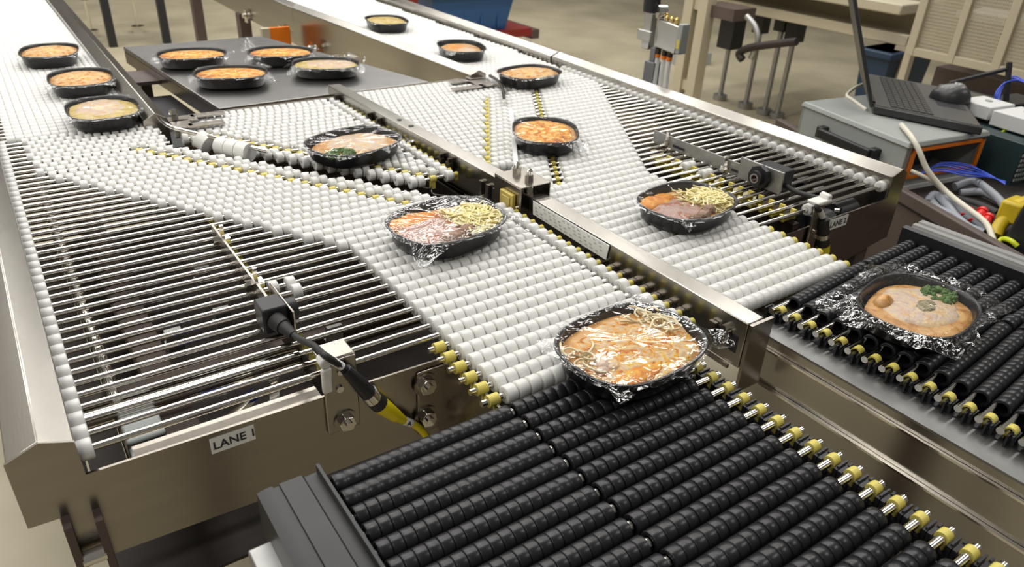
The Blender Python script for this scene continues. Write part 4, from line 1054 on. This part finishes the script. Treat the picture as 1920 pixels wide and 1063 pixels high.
obj('side_sheet', MB().bar(cb + Vector((0, 0, -8)) + nrm*0.3, c2 + Vector((0, 0, -8)) + nrm*0.3, 0.3, 15), M['brown'], cart)
for s_ in (2, 60):
    for w_ in (2, 38):
        b0 = cb + e*s_ + nrm*w_; obj('leg', MB().box(b0.x-0.8, b0.x+0.8, b0.y-0.8, b0.y+0.8, FL, -6.6), M['brown'], cart)

cab = thing('control_cabinet', (F.x+5, F.y+5, zb), 'light grey control cabinet with an orange-edged opening under the laptop', 'cabinet')
def face_pt(a, b, s, z): return Vector((a.x + (b.x-a.x)*s, a.y + (b.y-a.y)*s, z))
def wall(name, a, b, s0, s1, z0, z1, th, m, parent, inward):
    d = Vector(inward).normalized()*th
    q = [face_pt(a, b, s0, z0), face_pt(a, b, s1, z0), face_pt(a, b, s1, z1), face_pt(a, b, s0, z1)]
    return obj(name, MB().hexa(q + [v + d for v in q]), M[m], parent, 30)
inF = (Bk - F); zt = ZT - 0.5
wall('left_wall', F, Lb, 0, 1, zb+0.2, zt, 0.3, 'cab_grey', cab, Rr-F)
wall('back_wall', Lb, Bk, 0, 1, zb+0.2, zt, 0.3, 'cab_grey', cab, F-Lb)
wall('far_wall', Rr, Bk, 0, 1, zb+0.2, zt, 0.3, 'cab_grey', cab, F-Rr)
for s0, s1, z0, z1 in ((0.03, 1, zb+0.2, zb+1.25), (0.03, 1, zt-0.45, zt), (0.03, 0.09, zb+1.25, zt-0.45), (0.94, 1, zb+1.25, zt-0.45)):
    wall('front_strip', F, Rr, s0, s1, z0, z1, 0.3, 'cab_grey', cab, Lb-F)
off = -(Lb-F).normalized()*0.06
for s0, s1, z0, z1 in ((0.06, 0.96, zb+1.05, zb+1.35), (0.06, 0.96, zt-0.55, zt-0.25), (0.06, 0.10, zb+1.05, zt-0.25), (0.92, 0.96, zb+1.05, zt-0.25)):
    a, b = F + off, Rr + off
    wall('orange_edge', a, b, s0, s1, z0, z1, 0.2, 'orange', cab, F-Lb)
lidv = [F, Lb, Bk, Rr]; cen = (F+Bk)/2
def grow(v, k, z): w = cen + (v-cen)*k; return Vector((w.x, w.y, z))
tub('lid', [grow(v, 1.0, ZT) for v in lidv], [grow(v, 1.035, ZT-0.55) for v in lidv], M['cab_grey'], cab, bevel=0.12)
tub('base_flange', [grow(v, 1.04, zb+0.2) for v in lidv], [grow(v, 1.04, zb-0.4) for v in lidv], M['white_box'], cab)
h0 = face_pt(F, Lb, 0.72, -3.3); h1 = face_pt(F, Lb, 0.22, -3.3); o_ = -(Rr-F).normalized()*1.1
hd = obj('handle', MB().bar(h0 + o_, h1 + o_, 0.6, 1.1), M['black'], cab, bevel=0.15)
for h in (h0, h1): obj('handle_foot', MB().bar(h, h + o_, 0.9, 1.3), M['black'], hd, bevel=0.1)
obj('terminal_strip', MB().hexa([face_pt(F, Rr, 0.2, -5.6) + (Lb-F)*0.25, face_pt(F, Rr, 0.8, -5.6) + (Lb-F)*0.25, face_pt(F, Rr, 0.8, -5.6) + (Lb-F)*0.4, face_pt(F, Rr, 0.2, -5.6) + (Lb-F)*0.4,
     face_pt(F, Rr, 0.2, -3.6) + (Lb-F)*0.25, face_pt(F, Rr, 0.8, -3.6) + (Lb-F)*0.25, face_pt(F, Rr, 0.8, -3.6) + (Lb-F)*0.4, face_pt(F, Rr, 0.2, -3.6) + (Lb-F)*0.4]), M['rack'], cab)

lz = ZT + 0.02
Hn = at(1635, 214, 2, lz); Fn = at(1838, 256, 2, lz); Hf = at(1616, 150, 2, lz); Ff = Fn + Hf - Hn
lap = thing('laptop', ((Hn.x+Ff.x)/2, (Hn.y+Ff.y)/2, lz), 'open black laptop on the grey control cabinet', 'laptop')
def up(v, h): return Vector((v.x, v.y, v.z + h))
tub('base', [up(v, 0.95) for v in (Hn, Fn, Ff, Hf)], [up(v, 0.1) for v in (Hn, Fn, Ff, Hf)], M['laptop'], lap, bevel=0.12)
def lp(u, v, h): return Hn + (Fn-Hn)*u + (Hf-Hn)*v + Vector((0, 0, h))
def lpb(u0, u1, v0, v1, h0, h1): return [lp(u0, v0, h0), lp(u1, v0, h0), lp(u1, v1, h0), lp(u0, v1, h0), lp(u0, v0, h1), lp(u1, v0, h1), lp(u1, v1, h1), lp(u0, v1, h1)]
obj('deck', MB().hexa(lpb(0.02, 0.98, 0.02, 0.98, 0.95, 0.99)), M['laptop_deck'], lap)
km = MB()
for i in range(6):
    for j in range(15):
        km.hexa(lpb(0.17+0.068*i, 0.17+0.068*i+0.058, 0.05+0.06*j, 0.05+0.06*j+0.052, 0.99, 1.09))
obj('keyboard', km, M['key'], lap, kind='stuff')
obj('touchpad', MB().hexa(lpb(0.68, 0.9, 0.36, 0.62, 0.99, 1.01)), M['laptop'], lap)
obj('touchpad_button', MB().hexa(lpb(0.905, 0.95, 0.36, 0.62, 0.99, 1.03)), M['key'], lap)
sd = (Hn-Fn).normalized()*5.0 + Vector((0, 0, 11.4)); sn = sd.cross(Hf-Hn).normalized()*0.42
obj('screen', MB().hexa([lp(0, 0, 0.8), lp(0, 1, 0.8), lp(0, 1, 0.8) + sn, lp(0, 0, 0.8) + sn] + [v + sd for v in (lp(0, 0, 0.8), lp(0, 1, 0.8), lp(0, 1, 0.8) + sn, lp(0, 0, 0.8) + sn)]), M['laptop'], lap, bevel=0.1)
obj('hinge', MB().cyl(lp(0, 0.08, 0.85), lp(0, 0.22, 0.85), 0.3, 12).cyl(lp(0, 0.78, 0.85), lp(0, 0.92, 0.85), 0.3, 12), M['dark_steel'], lap)

mo = at(1780, 186, 2, lz+1.05)
ms = thing('computer_mouse', mo, 'black computer mouse resting on the laptop deck', 'mouse')
def half_dome(c, a, b, h, n=20, k=7):
    mb = MB(); vs = []; ax = (Fn-Hn).normalized(); ay = Vector((-ax.y, ax.x, 0))
    for j in range(k+1):
        ph = math.pi/2*j/k
        for i in range(n):
            t = 2*math.pi*i/n; v = Vector(c) + ax*(a*math.cos(ph)**0.6*math.cos(t)) + ay*(b*math.cos(ph)**0.6*math.sin(t)) + Vector((0, 0, h*math.sin(ph)*(1 + 0.15*math.cos(t))))
            vs.append(v)
    mb.add(vs, [(j*n+i, j*n+(i+1) % n, (j+1)*n+(i+1) % n, (j+1)*n+i) for j in range(k) for i in range(n)] + [tuple(range(n-1, -1, -1))])
    return mb
obj('mouse_shell', half_dome(mo, 2.2, 1.7, 1.55), M['laptop'], ms, 60)
obj('mouse_top', half_dome((mo.x, mo.y, mo.z+0.5), 1.7, 1.2, 1.35), M['mouse_top'], ms, 60)

def slab(name, px, py, z, wx, wy, h, m, label, cat, rz=0.3, group=None):
    c = at(px, py, 2, z); ax = Vector((math.cos(rz), math.sin(rz), 0)); ay = Vector((-math.sin(rz), math.cos(rz), 0))
    q = [c - ax*wx/2 - ay*wy/2, c + ax*wx/2 - ay*wy/2, c + ax*wx/2 + ay*wy/2, c - ax*wx/2 + ay*wy/2]
    t = thing(name, c, label, cat, group)
    tub('case', [up(v, h) for v in q], q, M[m], t, bevel=0.12)
    return t, c, ax, ay, h
rk = thing('controller_rack', at(1900, 330, 2, zb-0.4), 'dark rack of perforated controller modules behind the cabinet', 'rack')
rc = at(1890, 345, 2, zb-0.5)
ra = Rr - F; ra.normalize(); rb = Vector((-ra.y, ra.x, 0))
r0 = Rr + ra*1.2 - rb*3.5
for i, (w_, hgt, m_) in enumerate(((2.2, 4.4, 'rack'), (4.2, 4.2, 'rack'), (4.4, 4.4, 'black'), (5.0, 4.2, 'rack'))):
    a = r0; b = r0 + ra*w_
    q = [a, b, b + rb*11, a + rb*11]
    md = tub('module', [Vector((v.x, v.y, zb + hgt)) for v in q], [Vector((v.x, v.y, zb-0.5)) for v in q], M[m_], rk, bevel=0.08)
    hm = MB()
    for j in range(5):
        for k in range(7):
            c = a + ra*(w_*(j+0.6)/5.4) - rb*0.06; z = zb + 0.3 + k*0.55
            hm.box(c.x-0.12, c.x+0.12, c.y-0.05, c.y+0.05, z, z+0.28)
    obj('vent_holes', hm, M['ink'] if m_ == 'cab_grey' else M['cab_grey'], md, kind='stuff')
    r0 = b + ra*0.15
t_, c_, ax, ay, h_ = slab('network_module', 1843, 214, -1.3, 4.4, 4.0, 1.5, 'white_box', 'white flat module beside the laptop mouse', 'module', -0.15)
obj('button', MB().cyl(c_ + Vector((0.3, 0, 1.5)), c_ + Vector((0.3, 0, 1.6)), 0.4, 14), M['cab_grey'], t_)
t_, c_, ax, ay, h_ = slab('network_module', 1912, 240, -1.6, 5.0, 4.2, 1.7, 'white_box', 'white flat module cut off by the right edge, above the perforated rack', 'module', -0.15)
obj('button', MB().cyl(c_ + Vector((0.5, 0, 1.7)), c_ + Vector((0.5, 0, 1.8)), 0.4, 14), M['cab_grey'], t_)
t_, c_, ax, ay, h_ = slab('router', 1898, 200, -1.6, 6.0, 3.6, 1.0, 'black', 'black router with two upright aerials behind the white modules', 'router', -0.15)
obj('aerial', MB().bar(c_ + Vector((-2.4, 0, 1)), c_ + Vector((-1.5, 1.5, 5.2)), 0.55, 0.35), M['black'], t_)
obj('aerial', MB().bar(c_ + Vector((-1.6, 1.5, 4.4)), c_ + Vector((-5.6, 5.6, 2.2)), 0.6, 0.35), M['black'], t_)

def pixcable(name, pts, r, m, label, group=None):
    P = [at(px, py, 2, z) for px, py, z in pts]
    o = obj(name, MB().tube(P, r, 8, 5), M[m], None, 60); tag(o, label, 'cable', group); return o
pixcable('network_cable', [(1625, 206, -0.9), (1600, 188, -0.85), (1588, 178, -0.85), (1604, 164, -0.85), (1618, 158, -0.85)], 0.2, 'cable_white', 'cream cable loop lying behind the laptop screen')
pixcable('network_cable', [(1690, 234, -0.7), (1708, 255, -0.6), (1722, 280, -1.4), (1740, 320, -3.2), (1775, 360, -4.8), (1820, 395, -5.2), (1850, 420, -5.4), (1864, 455, -5.6)], 0.27, 'cable_white', 'long cream cable falling from the laptop across the orange-edged opening')
pixcable('network_cable', [(1708, 320, -3.6), (1740, 335, -4.0), (1765, 355, -5.0), (1772, 378, -6.2)], 0.2, 'cable_white', 'short cream cable drooping out of the cabinet opening')
for i in range(7):
    d = i*3.0
    pixcable('signal_wire', [(1722 + i*3, 326 - i, -4.2), (1765, 322 - d*0.9 + rnd.uniform(-4, 4), -3.8), (1815, 334 - d*1.4 + rnd.uniform(-5, 5), -3.9), (1850, 332 - d*0.4, -4.4), (1885, 340 + i, -4.8)], 0.075, 'cable_blue', 'thin blue wire in the bundle leaving the cabinet opening', 'blue wires out of the cabinet')
for i in range(4):
    pixcable('signal_wire', [(1872, 205, -1.2), (1866 + 4*i, 178 - 3*i, 0.4), (1885 + 5*i, 155 - 4*i, 1.6), (1915 + 4*i, 152 + 2*i, 1.6), (1935, 170, 1.0)], 0.09, 'cable_blue', 'thin blue wire arching above the white modules', 'blue wires over the modules')
pixcable('earth_wire', [(1845, 262, -2.6), (1870, 252, -2.0), (1890, 242, -1.7)], 0.16, 'cable_lime', 'short lime wire between cabinet and rack')
for i, pts in enumerate((
    [(1742, 372, -6.2), (1760, 392, -6.2), (1790, 405, -6.1), (1815, 425, -6.2), (1845, 437, -6.2)],
    [(1750, 368, -6.0), (1785, 378, -5.8), (1805, 398, -6.0), (1832, 415, -6.0), (1856, 432, -6.0)],
    [(1740, 380, -6.2), (1752, 365, -5.9), (1772, 380, -5.8), (1796, 412, -6.2)],
    [(1790, 350, -5.6), (1825, 340, -5.0), (1855, 358, -5.2), (1878, 380, -5.6), (1890, 402, -5.8)],
    [(1800, 362, -6.0), (1840, 360, -5.6), (1868, 372, -5.6), (1892, 390, -6.0)],
    [(1770, 372, -6.2), (1800, 375, -6.2), (1835, 385, -6.2), (1870, 400, -6.2)])):
    pixcable('power_cable', pts, 0.42, 'cable_grey' if i < 5 else 'rubber', ('grey power cable lowest on the trolley, running under the red plugs', 'grey power cable passing just above the leftmost red plug', 'short curled grey power cable at the cabinet foot', 'grey power cable arching highest behind the long cream cable', 'grey power cable sagging towards the yellow connector')[i] if i < 5 else 'black hose lying behind the red plugs', 'grey cables on the trolley' if i < 5 else None)
for i, (px, py) in enumerate(((1808, 409), (1824, 419), (1834, 409), (1845, 421))):
    c = at(px, py, 2, zb-0.3)
    o = thing('plug', c, ('leftmost shiny red plug among the grey cables', 'lower middle red plug among the grey cables', 'upper middle red plug among the grey cables', 'rightmost red plug, nearest the yellow connector')[i], 'plug', 'red plugs on the trolley')
    obj('plug_body', MB().cyl(c, c + Vector((0.9, 0.2, 0.35)), 0.55, 14, r1=0.42), M['red_cap'], o)
    obj('plug_collar', MB().cyl(c + Vector((0.9, 0.2, 0.35)), c + Vector((1.2, 0.27, 0.45)), 0.5, 14), M['red_cap'], o)
yc = at(1880, 440, 2, zb-0.4)
yv = thing('valve_casting', yc, 'yellow cast connector housing at the right edge above the black conveyor', 'connector')
obj('housing', MB().box(yc.x-0.6, yc.x+2.2, yc.y-0.9, yc.y+1.0, yc.z+1.3, yc.z+3.3), M['yellow_part'], yv, bevel=0.25)
obj('neck', MB().cyl((yc.x+0.2, yc.y, yc.z+2.6), (yc.x+3.6, yc.y-0.6, yc.z+3.2), 0.75, 16), M['yellow_part'], yv)
obj('branch', MB().tube([(yc.x, yc.y+0.2, yc.z+1.6), (yc.x-1.0, yc.y+0.2, yc.z+1.0), (yc.x-1.9, yc.y-0.1, yc.z+0.3)], 0.6, 14), M['yellow_part'], yv, 60)
obj('cap', MB().cyl((yc.x+1.8, yc.y-0.4, yc.z+3.4), (yc.x+3.6, yc.y-0.8, yc.z+3.7), 0.55, 14), M['cable_white'], yv)
pixcable('hose', [(1868, 458, -6.0), (1880, 448, -5.6), (1896, 452, -5.2), (1908, 462, -5.4)], 0.24, 'cable_lime', 'thin yellow hose curling below the yellow connector')
bx = at(1912, 470, 2, zb-0.4)
bb_ = thing('motor_box', bx, 'matt black box at the right edge over the aluminium rail', 'box')
obj('case', MB().hexa([(bx.x-1.2, bx.y-2.2, bx.z), (bx.x+4, bx.y-2.8, bx.z), (bx.x+4.2, bx.y+1.0, bx.z), (bx.x-1.0, bx.y+1.4, bx.z), (bx.x-1.0, bx.y-2.0, bx.z+4.6), (bx.x+4, bx.y-2.6, bx.z+4.6), (bx.x+4.2, bx.y+0.8, bx.z+4.6), (bx.x-0.4, bx.y+1.0, bx.z+4.6)]), M['black'], bb_, bevel=0.3)
obj('lid_seam', MB().box(bx.x-0.9, bx.x+3.9, bx.y-2.45, bx.y-2.35, bx.z+3.6, bx.z+3.7), M['rubber'], bb_)

# beige work bench and perforated screen
XB = 165
bn = thing('work_bench', (XB+15, 110, FL), 'long beige work bench standing behind the control cabinet', 'bench')
u0 = at(1376, 17, 0, XB); u1 = at(1697, 88, 0, XB); v0 = at(1391, 0, 0, XB); v1 = at(1697, 66, 0, XB)
za, zbm = u1.z, v1.z
obj('apron', MB().box(XB, XB+1.5, u1.y, u0.y+12, za, zbm), M['beige'], bn, bevel=0.2)
obj('drawer_face', MB().box(XB+5, XB+6, u1.y, u0.y+12, zbm-0.5, zbm+7), mat('bench_shade', (0.30, 0.27, 0.20), 0.6), bn)
obj('under_shelf', MB().box(XB+0.2, XB+36, u1.y, u0.y+12, zbm-1.2, zbm-0.4), M['beige'], bn)
w1 = at(1699, 32, 0, XB-4)
obj('bench_top', MB().box(XB-4, XB+38, u1.y+1, u0.y+12, w1.z, w1.z+2.2), M['beige'], bn, bevel=0.3)
for i, y in enumerate((u1.y+14, u1.y+22, u1.y+31)):
    obj('clear_bin', MB().box(XB+2, XB+14, y-3.5, y+3, w1.z+2.25, w1.z+8), M['clear'], bn, bevel=0.5)
for px, py in ((1378, 95), (1372, 60)):
    pass
for px, top, bot, w_ in ((1379, 22, 92, 5.0), (1431, 30, 62, 3.2), (1469, 42, 58, 3.2), (1494, 48, 78, 3.6)):
    a = at(px, top, 0, XB+10); b = at(px-3, bot, 0, XB+10)
    l = obj('leg', MB().box(XB+10-w_/2, XB+10+w_/2, a.y-w_/2, a.y+w_/2, b.z, za+1), M['black'], bn)
    obj('leg_rod', MB().cyl((XB+10, a.y, FL), (XB+10, a.y, b.z), 0.7, 10).cyl((XB+10, a.y, FL), (XB+10, a.y, FL+1.5), 2.0, 14), M['alu'], l)
a = at(1686, 120, 0, XB+1); obj('leg', MB().box(XB-0.5, XB+2.5, a.y-1.2, a.y+1.2, FL, za), M['beige'], bn)
gs = thing('gantry_stand', (150, 160, FL), 'beige machine stand with a brown box left of the work bench', 'stand')
for px in (1291, 1318):
    a = at(px, 60, 0, 150); obj('leg', MB().box(148.4, 151.6, a.y-1.4, a.y+1.4, FL, 6), M['beige'], gs)
a = at(1291, 60, 0, 150); b = at(1318, 60, 0, 150)
obj('cross_bar', MB().box(149, 151, b.y, a.y, -7.5, -5.0).box(149, 151, b.y, a.y, FL+8, FL+10.5), M['beige'], gs)
a = at(1322, 12, 0, 152); b = at(1384, 40, 0, 152)
obj('brown_box', MB().box(150, 158, b.y, a.y, b.z, a.z+1), M['brown'], gs)
obj('hose', MB().tube([at(1494, 78, 0, 150), at(1450, 83, 0, 150), at(1405, 90, 0, 150), at(1386, 100, 0, 150), at(1392, 112, 0, 150)], 0.9, 8), M['pan'], gs, 60)
obj('conduit', MB().tube([at(1400, 30, 0, 151), at(1416, 50, 0, 151), at(1421, 78, 0, 151), at(1408, 110, 0, 151)], 0.7, 8), M['alu'], gs, 60)
a = at(1300, 125, 2, FL); 
obj('foot_bar', MB().bar(at(1268, 112, 2, FL+2), at(1325, 108, 2, FL+2), 5, 4), M['cab_grey'], gs)
nb = thing('floor_bin', at(1640, 142, 0, 160), 'dark navy bin beneath the right end of the bench', 'bin')
p = at(1618, 88, 0, 160); q = at(1648, 142, 0, 160)
tub('bin_shell', [(160, q.y-1.5, p.z), (178, q.y-1.5, p.z), (178, p.y, p.z), (160, p.y, p.z)], [(162, q.y, FL), (176, q.y, FL), (176, p.y-1.5, FL), (162, p.y-1.5, FL)], M['navy'], nb)
obj('bin_rim', MB().box(159, 179, q.y-2.2, p.y+0.7, p.z-1.5, p.z), M['navy'], nb, bevel=0.3)

XS = 140
sc_ = thing('mesh_screen', (XS, 75, FL), 'beige framed screen with three perforated panels at the upper right', 'screen')
b0 = at(1703, 97, 0, XS); b1 = at(1930, 146, 0, XS)
zb0 = b0.z
def yat(px, py): return at(px, py, 0, XS).y
ps = [(yat(1703, 97), yat(1718, 92)), (yat(1780, 104), yat(1794, 104)), (yat(1862, 120), yat(1879, 122)), (yat(1945, 140), yat(1960, 140))]
ztop = zb0 + 34
obj('bottom_rail', MB().box(XS-0.7, XS+0.7, ps[3][1], ps[0][0], zb0-0.4, zb0+1.0), M['beige'], sc_, bevel=0.1)
for ya_, yb_ in ps: obj('post', MB().box(XS-0.8, XS+0.8, yb_, ya_, zb0-0.4, ztop), M['beige'], sc_, bevel=0.1)
obj('side_post', MB().box(XS+1.5, XS+3, ps[0][0]+0.1, ps[0][0]+1.4, FL, ztop), M['beige'], sc_)
for i in range(3):
    ya_, yb_ = ps[i][1], ps[i+1][0]; wm_ = MB(); n = 22
    for k in range(n+1):
        y = ya_ + (yb_-ya_)*k/n; wm_.box(XS-0.06, XS+0.06, y-0.085, y+0.085, zb0+1, ztop)
    m_ = int((ztop-zb0)/0.56)
    for k in range(m_):
        z = zb0 + 1 + k*0.56; wm_.box(XS-0.05, XS+0.07, yb_, ya_, z-0.07, z+0.07)
    obj('mesh_panel', wm_, M['beige'], sc_, flat=True, kind='stuff')
bk = thing('machine_base', (XS+12, 70, FL), 'brown machine base seen below the perforated screen', 'machine')
obj('body', MB().box(XS+8, XS+30, ps[3][1]-6, ps[0][0]-2, FL+3, zb0-3.0), M['brown'], bk)
obj('drawer_rail', MB().box(XS+6.5, XS+8, ps[3][1]-6, ps[0][0]-4, zb0-1.5, zb0-0.8).box(XS+7, XS+8, ps[3][1]-6, ps[0][0]-4, zb0-6.5, zb0-5.8), M['cab_grey'], bk)
obj('inner_shelf', MB().box(XS+9, XS+29, ps[3][1]-6, ps[0][0]-2, zb0+6, zb0+7), M['white_panel'], bk)
obj('dark_backing', MB().box(XS+20, XS+21, ps[3][1]-6, ps[0][0]+6, zb0-1, ztop), M['dark_sheet'], bk)  # dark sheet added so the holes of the screen read dark
obj('plinth', MB().box(XS+9, XS+29, ps[3][1]-5, ps[0][0]-3, FL, FL+3), M['rubber'], bk)
